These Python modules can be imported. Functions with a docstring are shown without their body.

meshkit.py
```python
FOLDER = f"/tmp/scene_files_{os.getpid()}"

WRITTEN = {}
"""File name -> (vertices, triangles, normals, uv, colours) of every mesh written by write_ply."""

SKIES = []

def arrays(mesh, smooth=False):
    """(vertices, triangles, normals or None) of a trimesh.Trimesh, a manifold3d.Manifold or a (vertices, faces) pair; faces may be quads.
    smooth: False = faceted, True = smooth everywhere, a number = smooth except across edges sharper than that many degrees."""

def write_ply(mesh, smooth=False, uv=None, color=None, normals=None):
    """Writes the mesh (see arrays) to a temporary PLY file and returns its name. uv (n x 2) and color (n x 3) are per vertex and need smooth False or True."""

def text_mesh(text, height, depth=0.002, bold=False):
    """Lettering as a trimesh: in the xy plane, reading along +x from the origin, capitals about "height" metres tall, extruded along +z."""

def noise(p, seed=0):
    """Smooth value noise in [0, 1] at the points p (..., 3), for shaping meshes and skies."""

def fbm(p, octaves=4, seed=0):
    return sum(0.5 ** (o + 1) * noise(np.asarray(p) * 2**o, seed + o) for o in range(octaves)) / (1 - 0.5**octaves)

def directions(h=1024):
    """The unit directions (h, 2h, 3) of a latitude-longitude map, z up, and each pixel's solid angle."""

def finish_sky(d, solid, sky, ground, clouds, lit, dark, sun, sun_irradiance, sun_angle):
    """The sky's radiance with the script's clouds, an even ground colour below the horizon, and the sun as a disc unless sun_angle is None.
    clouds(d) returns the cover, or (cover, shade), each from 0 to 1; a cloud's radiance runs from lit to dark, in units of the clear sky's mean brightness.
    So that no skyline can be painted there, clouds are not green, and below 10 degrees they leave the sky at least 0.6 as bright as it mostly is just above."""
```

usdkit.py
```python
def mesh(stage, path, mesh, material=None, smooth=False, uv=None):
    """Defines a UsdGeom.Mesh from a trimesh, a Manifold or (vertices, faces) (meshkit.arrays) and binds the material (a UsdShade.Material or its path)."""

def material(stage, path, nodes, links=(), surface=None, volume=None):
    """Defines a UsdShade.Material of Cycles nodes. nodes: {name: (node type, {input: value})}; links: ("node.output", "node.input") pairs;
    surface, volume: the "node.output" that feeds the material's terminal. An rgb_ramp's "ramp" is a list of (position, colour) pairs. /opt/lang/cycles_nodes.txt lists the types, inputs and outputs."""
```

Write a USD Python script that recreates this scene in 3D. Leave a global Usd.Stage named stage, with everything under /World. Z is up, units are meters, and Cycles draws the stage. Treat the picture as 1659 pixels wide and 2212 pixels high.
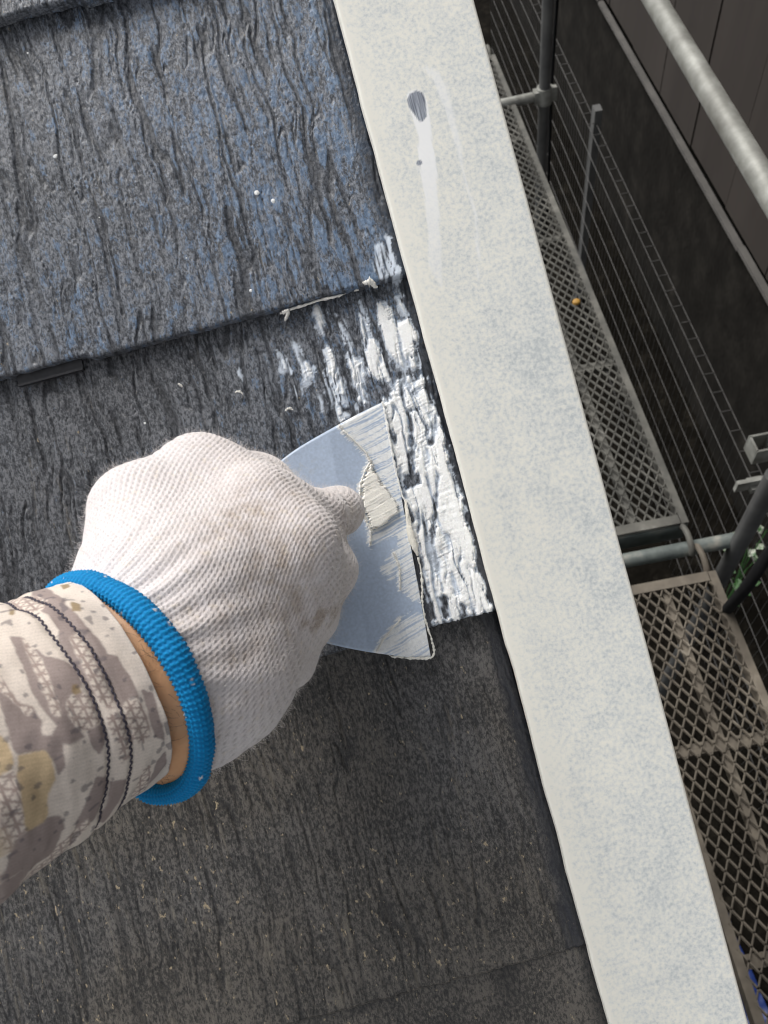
import math
import numpy as np
import trimesh
import shapely
from shapely.geometry import Polygon, LineString, box as sbox
from pxr import Gf, Sdf, Usd, UsdGeom, UsdLux, UsdShade, Vt
import usdkit
from meshkit import fbm, noise

stage = Usd.Stage.CreateInMemory()
UsdGeom.SetStageUpAxis(stage, UsdGeom.Tokens.z)
UsdGeom.SetStageMetersPerUnit(stage, 1.0)
UsdGeom.Xform.Define(stage, '/World')
UsdGeom.Scope.Define(stage, '/World/Looks')

# ------------------------------------------------------------------ camera, sky, sun
PITCH = math.radians(32.0)          # slope of the roof
ROLL = math.radians(15.0)           # how the phone was turned over the roof
DIST = 404.0                        # millimetres from the lens to the tiles
FPX, CX, CY = 1665.0, 829.5, 1106.0
RM = np.array([[1, 0, 0], [0, math.cos(PITCH), -math.sin(PITCH)], [0, math.sin(PITCH), math.cos(PITCH)]])
CR, SR = math.cos(ROLL), math.sin(ROLL)


def matrix(rot, pos=(0, 0, 0)):
    m = np.eye(4)
    m[:3, :3] = rot
    m[:3, 3] = pos
    return Gf.Matrix4d(*m.T.ravel().tolist())


ROOF = matrix(RM)
cam_rot = RM @ np.array([[CR, SR, 0], [-SR, CR, 0], [0, 0, 1.0]])
cam_pos = RM @ np.array([0, 0, DIST / 1000])
cam = UsdGeom.Camera.Define(stage, '/World/camera')
cam.AddTransformOp().Set(matrix(cam_rot, cam_pos))
cam.CreateHorizontalApertureAttr(24.0)
cam.CreateVerticalApertureAttr(32.0)
cam.CreateFocalLengthAttr(24.0 * FPX / 1659.0)
cam.CreateFStopAttr(20.0)
cam.CreateFocusDistanceAttr(0.385)
cam.CreateClippingRangeAttr(Gf.Vec2f(0.02, 500.0))
EXPOSURE = 0.93
cam.CreateExposureAttr(EXPOSURE)

SUN_AZ, SUN_EL = math.radians(-22.0), math.radians(52.0)   # azimuth from +y towards +x
SKY_STRENGTH, SUN_INTENSITY = 0.128, 0.31
sky = UsdLux.DomeLight.Define(stage, '/World/sky')
sky.GetPrim().SetCustomDataByKey('kind', 'structure')
sky_mat = usdkit.material(stage, '/World/Looks/overcast_sky', {
    'sky': ('sky_texture', {'sky_type': 'single_scattering', 'sun_disc': False, 'sun_elevation': SUN_EL, 'sun_rotation': SUN_AZ, 'altitude': 50.0, 'aerosol_density': 2.0}),
    'bw': ('rgb_to_bw', {}),
    'tint': ('mix_color', {'blend_type': 'multiply', 'fac': 1.0, 'b': (1.005, 1.0, 0.995)}),
    'tc': ('texture_coordinate', {}),
    'n': ('noise_texture', {'scale': 2.2, 'detail': 5.0, 'roughness': 0.55}),
    'cover': ('map_range', {'from_min': 0.3, 'from_max': 0.6, 'to_min': 0.62, 'to_max': 0.95, 'clamp': True}),
    'mix': ('mix_color', {}),
    'bg': ('background_shader', {'strength': SKY_STRENGTH}),
}, [('sky.color', 'bw.color'), ('bw.val', 'tint.a'), ('tc.generated', 'n.vector'), ('n.fac', 'cover.value'), ('cover.result', 'mix.fac'),
    ('sky.color', 'mix.a'), ('tint.result', 'mix.b'), ('mix.result', 'bg.color')], surface='bg.background')
UsdShade.MaterialBindingAPI.Apply(sky.GetPrim()).Bind(sky_mat)

sun = UsdLux.DistantLight.Define(stage, '/World/sun')
sun.CreateNormalizeAttr(True)
sun.CreateIntensityAttr(SUN_INTENSITY)
sun.CreateAngleAttr(34.0)
sun.CreateColorAttr(Gf.Vec3f(1.0, 0.97, 0.93))
sd = np.array([math.sin(SUN_AZ) * math.cos(SUN_EL), math.cos(SUN_AZ) * math.cos(SUN_EL), math.sin(SUN_EL)])
zx = np.cross([0, 0, 1.0], sd); zx /= np.linalg.norm(zx)
sun.AddTransformOp().Set(matrix(np.stack([zx, np.cross(sd, zx), sd], 1)))

# ------------------------------------------------------------------ helpers
USED = {}


def numbered(parent, name):
    key = f'{parent}/{name}'
    n = USED.get(key, -1) + 1
    USED[key] = n
    return key if n == 0 else f'{key}_{n:03d}'


def tag(prim, label=None, category=None, group=None, kind=None):
    p = prim.GetPrim() if hasattr(prim, 'GetPrim') else prim
    for k, v in (('label', label), ('category', category), ('group', group), ('kind', kind)):
        if v:
            p.SetCustomDataByKey(k, v)
    return prim


def thing(name, label, category, loc=(0, 0, 0), group=None, roof=False, kind=None):
    x = UsdGeom.Xform.Define(stage, numbered('/World', name))
    if roof:
        x.AddTransformOp().Set(ROOF)
    else:
        x.AddTranslateOp().Set(Gf.Vec3d(*map(float, loc)))
    return tag(x, label, category, group, kind)


def normals_of(v, f):
    t = f if f.shape[1] == 3 else np.vstack([f[:, [0, 1, 2]], f[:, [0, 2, 3]]])
    c = np.cross(v[t[:, 1]] - v[t[:, 0]], v[t[:, 2]] - v[t[:, 0]])
    n = np.stack([sum(np.bincount(t[:, k], c[:, a], len(v)) for k in range(3)) for a in range(3)], 1)
    ln = np.linalg.norm(n, axis=1, keepdims=True)
    return n / np.maximum(ln, 1e-20)


def put(name, v, f, mat, parent=None, smooth=True, attrs=None, uv=None, roof=False):
    """One Mesh prim; smooth: True, False or a crease angle. attrs: per-vertex float primvars."""
    path = numbered(str(parent.GetPath()) if parent is not None else '/World', name)
    v = np.asarray(v, float); f = np.asarray(f, np.int32)
    if smooth is True:
        m = UsdGeom.Mesh.Define(stage, path)
        m.CreatePointsAttr(Vt.Vec3fArray.FromNumpy(v.astype(np.float32)))
        m.CreateFaceVertexCountsAttr(Vt.IntArray.FromNumpy(np.full(len(f), f.shape[1], np.int32)))
        m.CreateFaceVertexIndicesAttr(Vt.IntArray.FromNumpy(np.ascontiguousarray(f).ravel()))
        m.CreateSubdivisionSchemeAttr('none')
        m.CreateNormalsAttr(Vt.Vec3fArray.FromNumpy(normals_of(v, f).astype(np.float32)))
        m.SetNormalsInterpolation('vertex')
        UsdShade.MaterialBindingAPI.Apply(m.GetPrim()).Bind(mat)
        if uv is not None:
            UsdGeom.PrimvarsAPI(m).CreatePrimvar('st', Sdf.ValueTypeNames.TexCoord2fArray, 'vertex').Set(Vt.Vec2fArray.FromNumpy(np.asarray(uv, np.float32)))
    else:
        m = usdkit.mesh(stage, path, (v, f), mat, smooth=smooth)
    for k, a in (attrs or {}).items():
        a = np.asarray(a, np.float32)
        if a.ndim == 1:
            UsdGeom.PrimvarsAPI(m).CreatePrimvar(k, Sdf.ValueTypeNames.FloatArray, 'vertex').Set(Vt.FloatArray.FromNumpy(a))
        else:
            UsdGeom.PrimvarsAPI(m).CreatePrimvar(k, Sdf.ValueTypeNames.Color3fArray, 'vertex').Set(Vt.Vec3fArray.FromNumpy(a))
    if roof:
        m.AddTransformOp().Set(ROOF)
    return m


class Shape:
    """Collects pieces into one mesh."""
    def __init__(self):
        self.v, self.f, self.n = [], [], 0

    def add(self, v, f):
        v, f = np.asarray(v, float), np.asarray(f, int)
        if f.shape[1] == 4:
            f = np.vstack([f[:, [0, 1, 2]], f[:, [0, 2, 3]]])
        self.v.append(v); self.f.append(f + self.n); self.n += len(v)
        return self

    def box(self, c, ax, ay, az):
        """Box of half axes ax, ay, az about c."""
        c, ax, ay, az = (np.asarray(x, float) for x in (c, ax, ay, az))
        s = np.array([[i, j, k] for i in (-1, 1) for j in (-1, 1) for k in (-1, 1)])
        v = c + s[:, :1] * ax + s[:, 1:2] * ay + s[:, 2:] * az
        f = [[0, 1, 3, 2], [4, 6, 7, 5], [0, 4, 5, 1], [2, 3, 7, 6], [0, 2, 6, 4], [1, 5, 7, 3]]
        if np.dot(np.cross(ax, ay), az) < 0:
            f = [q[::-1] for q in f]
        return self.add(v, f)

    def tube(self, pts, r, n=12, closed=False, cap=True):
        v, f = tube(pts, r, n, closed, cap)
        return self.add(v, f)

    def put(self, name, mat, parent=None, smooth=30, **k):
        return put(name, np.vstack(self.v), np.vstack(self.f), mat, parent, smooth, **k)


def unit(x):
    x = np.asarray(x, float)
    return x / np.linalg.norm(x)


def tube(pts, r, n=12, closed=False, cap=True, squash=None):
    pts = np.asarray(pts, float)
    r = np.broadcast_to(np.asarray(r, float), len(pts))
    if closed:
        t = np.roll(pts, -1, 0) - np.roll(pts, 1, 0)
    else:
        t = np.gradient(pts, axis=0)
    t /= np.linalg.norm(t, axis=1, keepdims=True)
    ref = np.array([0, 0, 1.0]) if abs(t[0, 2]) < 0.9 else np.array([1.0, 0, 0])
    a = unit(np.cross(t[0], ref)); A = []
    for k in range(len(pts)):
        a = unit(a - t[k] * (a @ t[k])); A.append(a)
    A = np.array(A); B = np.cross(t, A)
    ph = np.linspace(0, 2 * np.pi, n, endpoint=False)
    v = pts[:, None] + r[:, None, None] * (np.cos(ph)[None, :, None] * A[:, None] + np.sin(ph)[None, :, None] * B[:, None])
    m = len(pts)
    i = np.arange(m if closed else m - 1)[:, None]; j = np.arange(n)[None]
    q = lambda ii, jj: (ii % m) * n + jj % n
    f = np.stack([q(i, j), q(i, j + 1), q(i + 1, j + 1), q(i + 1, j)], -1).reshape(-1, 4)
    f = np.vstack([f[:, [0, 1, 2]], f[:, [0, 2, 3]]])
    v = v.reshape(-1, 3)
    if cap and not closed:
        k = len(v)
        v = np.vstack([v, pts[:1], pts[-1:]])
        jj = np.arange(n)
        f = np.vstack([f, np.stack([np.full(n, k), (jj + 1) % n, jj], 1), np.stack([np.full(n, k + 1), (m - 1) * n + jj, (m - 1) * n + (jj + 1) % n], 1)])
    return v, f


def grid_faces(nx, ny):
    """Quads of a vertex grid stored [iy, ix], facing +z when x and y grow."""
    i = np.arange(ny - 1)[:, None]; j = np.arange(nx - 1)[None]
    return np.stack([i * nx + j, i * nx + j + 1, (i + 1) * nx + j + 1, (i + 1) * nx + j], -1).reshape(-1, 4)


def smoothstep(a, b, x):
    t = np.clip((np.asarray(x, float) - a) / (b - a), 0, 1)
    return t * t * (3 - 2 * t)


def rp(px, py, h=0.0):
    """Roof frame (mm: x out over the verge, y up the slope, z off the roof) of a traced point at height h."""
    k = (DIST - h) / FPX
    dx, dy = (px - CX) * k, -(py - CY) * k
    return np.array([CR * dx + SR * dy, -SR * dx + CR * dy, h])


def rps(pts, h=0.0):
    return [rp(x, y, h)[:2] for x, y in pts]


def ray(px, py):
    return unit(RM @ (rp(px, py) - np.array([0, 0, DIST])))


def on_level(px, py, drop):
    """World point (m) of a traced point that lies drop metres below the lens."""
    d = ray(px, py)
    return cam_pos + d * (drop / -d[2])


def on_plane(px, py, p, n):
    d = ray(px, py)
    return cam_pos + d * (((np.asarray(p) - cam_pos) @ n) / (d @ n))


def sdist(poly, x, y):
    """Signed distance (positive inside) to a polygon, for arrays of points."""
    out = np.full(x.shape, -99.0)
    x0, y0, x1, y1 = poly.bounds
    m = (x > x0 - 8) & (x < x1 + 8) & (y > y0 - 8) & (y < y1 + 8)
    if m.any():
        p = shapely.points(x[m], y[m])
        d = shapely.distance(poly.boundary, p)
        out[m] = np.where(shapely.contains_xy(poly, x[m], y[m]), d, -d)
    return out


# ------------------------------------------------------------------ materials
def look(name, nodes, links, surface='p.BSDF'):
    return usdkit.material(stage, '/World/Looks/' + name, nodes, links, surface=surface)


def mottled(name, stops, scale=10.0, stretch=(1, 1, 1), rough=0.6, bump=0.0, detail=5.0, metallic=0.0, spec=0.5, bscale=None, extra=None):
    nodes = {'tc': ('texture_coordinate', {}), 'mp': ('mapping', {'scale': stretch}),
             'n': ('noise_texture', {'scale': scale, 'detail': detail, 'roughness': 0.62}),
             'r': ('rgb_ramp', {'ramp': stops}),
             'p': ('principled_bsdf', {'roughness': rough, 'metallic': metallic, 'specular_ior_level': spec, **(extra or {})})}
    links = [('tc.object', 'mp.vector'), ('mp.vector', 'n.vector'), ('n.fac', 'r.fac'), ('r.color', 'p.base_color')]
    if bump:
        nodes['n2'] = ('noise_texture', {'scale': bscale or scale * 3, 'detail': 4.0})
        nodes['b'] = ('bump', {'strength': 1.0, 'distance': bump})
        links += [('mp.vector', 'n2.vector'), ('n2.fac', 'b.height'), ('b.normal', 'p.normal')]
    return look(name, nodes, links)


def slate_look():
    N = {'tc': ('texture_coordinate', {}),
         'm1': ('mapping', {'scale': (1.0, 0.42, 1.0)}), 'm2': ('mapping', {'scale': (1.0, 0.55, 1.0)}), 'm3': ('mapping', {'scale': (1.0, 0.12, 1.0)}),
         'fine': ('noise_texture', {'scale': 620.0, 'detail': 4.0, 'roughness': 0.75}),
         'gran': ('noise_texture', {'scale': 1150.0, 'detail': 3.0, 'roughness': 0.7}),
         'patch': ('noise_texture', {'scale': 250.0, 'detail': 5.0, 'roughness': 0.72}),
         'tanN': ('noise_texture', {'scale': 360.0, 'detail': 3.0, 'roughness': 0.6}),
         'tanS': ('noise_texture', {'scale': 190.0, 'detail': 5.0, 'roughness': 0.75}),
         'big': ('noise_texture', {'scale': 28.0, 'detail': 4.0, 'roughness': 0.6}),
         'blueA': ('attribute', {'attribute': 'blue'}), 'grooveA': ('attribute', {'attribute': 'groove'}), 'filmA': ('attribute', {'attribute': 'film'}), 'tanA': ('attribute', {'attribute': 'tan'}), 'rimA': ('attribute', {'attribute': 'rim'}),
         'fb': ('math', {'math_type': 'multiply_add', 'value2': 0.55}), 'fbb': ('math', {'math_type': 'multiply_add', 'value2': 0.30}),
         'base': ('rgb_ramp', {'ramp': [(0.63, (0.008, 0.008, 0.009)), (0.785, (0.032, 0.0315, 0.031)), (0.91, (0.078, 0.076, 0.073)), (1.0, (0.165, 0.157, 0.146))]}),
         'tn': ('rgb_ramp', {'ramp': [(0.0, (0.70, 0.655, 0.60)), (0.40, (0.80, 0.84, 0.94)), (0.72, (1.05, 1.16, 1.36)), (1.0, (1.15, 1.30, 1.58))]}),  # bluish sheen laid into the base colour as a tint
         'tnr': ('map_range', {'from_min': -0.3, 'from_max': 0.6, 'clamp': True}), 'bt': ('mix_color', {'blend_type': 'multiply', 'fac': 1.0}), 'gs': ('math', {'math_type': 'multiply', 'value2': 0.55}), 'gd': ('mix_color', {'b': (0.006, 0.006, 0.007)}),  # relief grooves also darkened in the colour, so the cracks read deeper
         'bs': ('math', {'math_type': 'multiply_add', 'value2': 0.36, 'value3': -0.20}),
         'bv': ('math', {'math_type': 'add'}), 'bgr': ('math', {'math_type': 'multiply_add', 'value2': 0.42}), 'bg': ('math', {'math_type': 'multiply_add', 'value2': -0.25}),
         'bm': ('map_range', {'from_min': 0.715, 'from_max': 0.83, 'clamp': True}),
         'bcol': ('rgb_ramp', {'ramp': [(0.3, (0.06, 0.09, 0.14)), (0.5, (0.12, 0.175, 0.26)), (0.72, (0.21, 0.285, 0.39))]}),
         'mb': ('mix_color', {'blend_type': 'mix'}),
         'ts': ('math', {'math_type': 'multiply_add', 'value2': 0.12, 'value3': 0.0}), 'tv': ('math', {'math_type': 'add'}),
         'tm': ('map_range', {'from_min': 0.76, 'from_max': 0.82, 'clamp': True}),
         'mt': ('mix_color', {'b': (0.34, 0.275, 0.18)}),
         'ss': ('math', {'math_type': 'multiply_add', 'value2': 0.10, 'value3': 0.0}), 'sv': ('math', {'math_type': 'add'}),
         'sm': ('map_range', {'from_min': 0.66, 'from_max': 0.78, 'to_max': 0.6, 'clamp': True}),
         'ms': ('mix_color', {'b': (0.165, 0.145, 0.115)}),
         'mf': ('mix_color', {'b': (0.60, 0.66, 0.74)}),
         'mr': ('mix_color', {'b': (0.012, 0.014, 0.02)}),
         'b1': ('bump', {'strength': 0.7, 'distance': 0.00045}), 'b2': ('bump', {'strength': 0.8, 'distance': 0.0003}),
         'rg': ('map_range', {'from_min': 0.0, 'from_max': 1.0, 'to_min': 0.40, 'to_max': 0.32}),
         'p': ('principled_bsdf', {'specular_ior_level': 0.45})}
    L = [('tc.object', 'm1.vector'), ('tc.object', 'm2.vector'), ('tc.object', 'm3.vector'), ('tc.object', 'big.vector'),
         ('m2.vector', 'fine.vector'), ('m2.vector', 'gran.vector'), ('m1.vector', 'patch.vector'), ('m2.vector', 'tanN.vector'), ('m3.vector', 'tanS.vector'),
         ('gran.fac', 'fb.value1'), ('fine.fac', 'fb.value3'), ('big.fac', 'fbb.value1'), ('fb.value', 'fbb.value3'), ('fbb.value', 'base.fac'),
         ('blueA.fac', 'bs.value1'), ('patch.fac', 'bv.value1'), ('bs.value', 'bv.value2'), ('gran.fac', 'bgr.value1'), ('bv.value', 'bgr.value3'), ('grooveA.fac', 'bg.value1'), ('bgr.value', 'bg.value3'), ('bg.value', 'bm.value'),
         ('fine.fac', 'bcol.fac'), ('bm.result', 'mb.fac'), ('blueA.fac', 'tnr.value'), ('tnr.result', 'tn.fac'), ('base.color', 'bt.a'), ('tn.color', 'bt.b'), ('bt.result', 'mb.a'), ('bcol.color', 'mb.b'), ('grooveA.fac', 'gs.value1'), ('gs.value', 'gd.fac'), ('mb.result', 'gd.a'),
         ('tanA.fac', 'ts.value1'), ('tanN.fac', 'tv.value1'), ('ts.value', 'tv.value2'), ('tv.value', 'tm.value'), ('tm.result', 'mt.fac'), ('ms.result', 'mt.a'),
         ('tanA.fac', 'ss.value1'), ('tanS.fac', 'sv.value1'), ('ss.value', 'sv.value2'), ('sv.value', 'sm.value'), ('sm.result', 'ms.fac'), ('gd.result', 'ms.a'),
         ('rimA.fac', 'mr.fac'), ('mt.result', 'mr.a'),
         ('filmA.fac', 'mf.fac'), ('mr.result', 'mf.a'), ('mf.result', 'p.base_color'),
         ('fine.fac', 'b1.height'), ('gran.fac', 'b2.height'), ('b1.normal', 'b2.normal'), ('b2.normal', 'p.normal'),
         ('bm.result', 'rg.value'), ('rg.result', 'p.roughness')]
    return look('weathered_slate', N, L)


def verge_look():
    N = {'tc': ('texture_coordinate', {}),
         'sp': ('noise_texture', {'scale': 480.0, 'detail': 3.0, 'roughness': 0.6}),
         'mid': ('noise_texture', {'scale': 90.0, 'detail': 3.0}),
         'big': ('noise_texture', {'scale': 17.0, 'detail': 3.0, 'roughness': 0.55}),
         'st': ('mapping', {'scale': (1.0, 0.05, 1.0)}), 'streak': ('noise_texture', {'scale': 1300.0, 'detail': 2.0}),
         'cov': ('attribute', {'attribute': 'cover'}), 'scr': ('attribute', {'attribute': 'scrape'}), 'wh': ('attribute', {'attribute': 'white'}),
         'a1': ('math', {'math_type': 'multiply_add', 'value2': 0.22}), 'a2': ('math', {'math_type': 'multiply_add', 'value2': 0.42}),
         'a3': ('math', {'math_type': 'add'}),
         'r': ('rgb_ramp', {'ramp': [(0.0, (0.50, 0.53, 0.53)), (0.25, (0.605, 0.625, 0.61)), (0.48, (0.70, 0.705, 0.665)), (0.75, (0.775, 0.765, 0.695)), (1.0, (0.81, 0.79, 0.71))]}),
         'mr': ('map_range', {'from_min': 0.50, 'from_max': 1.04, 'clamp': True}),
         'mw': ('mix_color', {'b': (0.86, 0.86, 0.85)}),
         'gs': ('rgb_ramp', {'ramp': [(0.3, (0.13, 0.145, 0.18)), (0.5, (0.23, 0.25, 0.29)), (0.7, (0.42, 0.45, 0.5))]}),
         'mg': ('mix_color', {}),
         'dots': ('noise_texture', {'scale': 240.0, 'detail': 1.0}), 'dm': ('map_range', {'from_min': 0.84, 'from_max': 0.87, 'clamp': True}), 'md': ('mix_color', {'b': (0.12, 0.11, 0.10)}),
         'b': ('bump', {'strength': 0.35, 'distance': 0.0002}),
         'p': ('principled_bsdf', {'roughness': 0.55, 'specular_ior_level': 0.35})}
    L = [('tc.object', 'sp.vector'), ('tc.object', 'mid.vector'), ('tc.object', 'big.vector'), ('tc.object', 'st.vector'), ('st.vector', 'streak.vector'), ('tc.object', 'dots.vector'),
         ('big.fac', 'a1.value1'), ('sp.fac', 'a1.value3'), ('mid.fac', 'a2.value1'), ('a1.value', 'a2.value3'), ('a2.value', 'a3.value1'), ('cov.fac', 'a3.value2'),
         ('a3.value', 'mr.value'), ('mr.result', 'r.fac'), ('r.color', 'mw.a'), ('wh.fac', 'mw.fac'),
         ('streak.fac', 'gs.fac'), ('mw.result', 'mg.a'), ('gs.color', 'mg.b'), ('scr.fac', 'mg.fac'),
         ('dots.fac', 'dm.value'), ('dm.result', 'md.fac'), ('mg.result', 'md.a'), ('md.result', 'p.base_color'),
         ('sp.fac', 'b.height'), ('b.normal', 'p.normal')]
    return look('primed_sheet_metal', N, L)


def attr_look(name, rough=0.8, spec=0.3, bump=0.0, bscale=900.0, sheen=0.0, sss=0.0, sheen_tint=(1, 1, 1)):
    N = {'c': ('attribute', {'attribute': 'paint'}), 'tc': ('texture_coordinate', {}), 'n': ('noise_texture', {'scale': bscale, 'detail': 3.0}),
         'v': ('map_range', {'from_min': 0.25, 'from_max': 0.75, 'to_min': 0.86, 'to_max': 1.08}), 'm': ('vector_math', {'math_type': 'multiply'}), 'cv': ('combine_xyz', {}),
         'b': ('bump', {'strength': 1.0, 'distance': max(bump, 1e-6)}),
         'p': ('principled_bsdf', {'roughness': rough, 'specular_ior_level': spec, 'sheen_weight': sheen, 'sheen_roughness': 0.5, 'sheen_tint': sheen_tint, 'subsurface_weight': sss, 'subsurface_scale': 0.002, 'subsurface_radius': (1.0, 0.8, 0.6)})}
    L = [('tc.object', 'n.vector'), ('n.fac', 'v.value'), ('v.result', 'cv.x'), ('v.result', 'cv.y'), ('v.result', 'cv.z'), ('c.color', 'm.vector1'), ('cv.vector', 'm.vector2'), ('m.vector', 'p.base_color'),
         ('n.fac', 'b.height'), ('b.normal', 'p.normal')]
    return look(name, N, L)


SLATE = slate_look()
VERGE = verge_look()
M_DARK = mottled('dark_underlay', [(0.3, (0.012, 0.013, 0.016)), (0.7, (0.03, 0.032, 0.036))], 60, rough=0.8)
M_SPACER = mottled('black_plastic', [(0.3, (0.012, 0.012, 0.014)), (0.7, (0.03, 0.03, 0.033))], 300, rough=0.35)
M_WALLH = mottled('gable_siding', [(0.3, (0.10, 0.09, 0.08)), (0.7, (0.16, 0.15, 0.13))], 6, rough=0.8)
M_PUTTY = attr_look('white_putty', 0.34, 0.5, 0.00005, 1500.0, sss=0.15)
M_BLADE = attr_look('grey_blue_plastic', 0.34, 0.45, 0.0, 700.0, sss=0.0)
M_GLOVE = attr_look('cotton_knit', 0.95, 0.1, 0.00022, 1600.0, sheen=0.25)
M_CUFF = attr_look('blue_yarn', 0.75, 0.2, 0.0002, 1500.0, sheen=0.15, sheen_tint=(0.3, 0.7, 1.0))
M_SLEEVE = attr_look('printed_stretch_fabric', 0.8, 0.25, 0.00006, 2200.0)
M_THREAD = mottled('dark_thread', [(0.3, (0.035, 0.03, 0.045)), (0.7, (0.08, 0.07, 0.09))], 900, rough=0.8)
M_SKIN = mottled('tanned_skin', [(0.3, (0.57, 0.285, 0.14)), (0.55, (0.60, 0.31, 0.155)), (0.8, (0.63, 0.335, 0.175))], 180, rough=0.5, bump=0.00012, bscale=900,
                 extra={'subsurface_weight': 0.15, 'subsurface_scale': 0.003, 'subsurface_radius': (1.0, 0.35, 0.2)})
M_HAIR = mottled('dark_hair', [(0.3, (0.012, 0.009, 0.008)), (0.7, (0.03, 0.022, 0.018))], 200, rough=0.5)
M_FUZZ = mottled('cotton_fuzz', [(0.3, (0.68, 0.63, 0.60)), (0.7, (0.80, 0.76, 0.73))], 200, rough=0.9)
M_GALV = mottled('galvanised_tube', [(0.25, (0.12, 0.115, 0.10)), (0.5, (0.24, 0.24, 0.215)), (0.75, (0.42, 0.42, 0.385))], 14, rough=0.55, bump=0.0006, detail=7, metallic=0.25)
M_GREEN = mottled('tarnished_tube', [(0.3, (0.07, 0.085, 0.08)), (0.55, (0.15, 0.17, 0.16)), (0.72, (0.30, 0.29, 0.25)), (0.85, (0.55, 0.46, 0.36))], 16, rough=0.6, bump=0.0005, detail=7, metallic=0.15)
M_DECK = mottled('rusty_galvanised_steel', [(0.25, (0.07, 0.058, 0.044)), (0.45, (0.125, 0.106, 0.082)), (0.6, (0.185, 0.158, 0.122)), (0.8, (0.38, 0.34, 0.28))], 9, rough=0.7, bump=0.0005, detail=8, metallic=0.1)
M_DECK2 = mottled('greyed_galvanised_steel', [(0.25, (0.055, 0.054, 0.048)), (0.45, (0.095, 0.092, 0.08)), (0.6, (0.145, 0.139, 0.12)), (0.8, (0.34, 0.33, 0.30))], 9, rough=0.7, bump=0.0005, detail=8, metallic=0.15)
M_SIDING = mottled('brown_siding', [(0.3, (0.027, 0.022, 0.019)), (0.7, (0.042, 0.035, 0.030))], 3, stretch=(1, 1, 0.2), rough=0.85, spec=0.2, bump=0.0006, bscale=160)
M_LEDGE = mottled('weathered_trim', [(0.3, (0.065, 0.06, 0.055)), (0.7, (0.115, 0.107, 0.097))], 8, rough=0.6)
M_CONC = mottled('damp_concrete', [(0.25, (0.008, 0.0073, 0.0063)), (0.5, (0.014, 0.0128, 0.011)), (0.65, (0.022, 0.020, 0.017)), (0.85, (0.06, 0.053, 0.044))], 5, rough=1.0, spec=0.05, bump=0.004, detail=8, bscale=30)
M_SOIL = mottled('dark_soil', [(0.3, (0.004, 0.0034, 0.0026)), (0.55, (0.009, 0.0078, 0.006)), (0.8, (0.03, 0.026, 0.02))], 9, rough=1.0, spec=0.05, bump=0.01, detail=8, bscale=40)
M_FENCE = mottled('dull_fence_wire', [(0.3, (0.045, 0.043, 0.041)), (0.7, (0.09, 0.086, 0.08))], 30, rough=0.6, metallic=0.1)
M_POST = mottled('grey_fence_post', [(0.3, (0.055, 0.055, 0.055)), (0.7, (0.11, 0.11, 0.105))], 12, rough=0.55, metallic=0.1)
M_RUBBER = mottled('black_rubber', [(0.3, (0.004, 0.004, 0.004)), (0.7, (0.008, 0.008, 0.009))], 60, rough=0.85, spec=0.2)
M_TARP = mottled('blue_tarpaulin', [(0.3, (0.006, 0.022, 0.12)), (0.7, (0.01, 0.036, 0.19))], 12, rough=0.45)
M_YELLOW = mottled('ochre_yellow', [(0.3, (0.36, 0.19, 0.03)), (0.7, (0.46, 0.26, 0.05))], 120, rough=0.6)
M_LEAF = mottled('green_leaf', [(0.3, (0.03, 0.09, 0.025)), (0.7, (0.07, 0.17, 0.05))], 40, rough=0.5)
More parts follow.
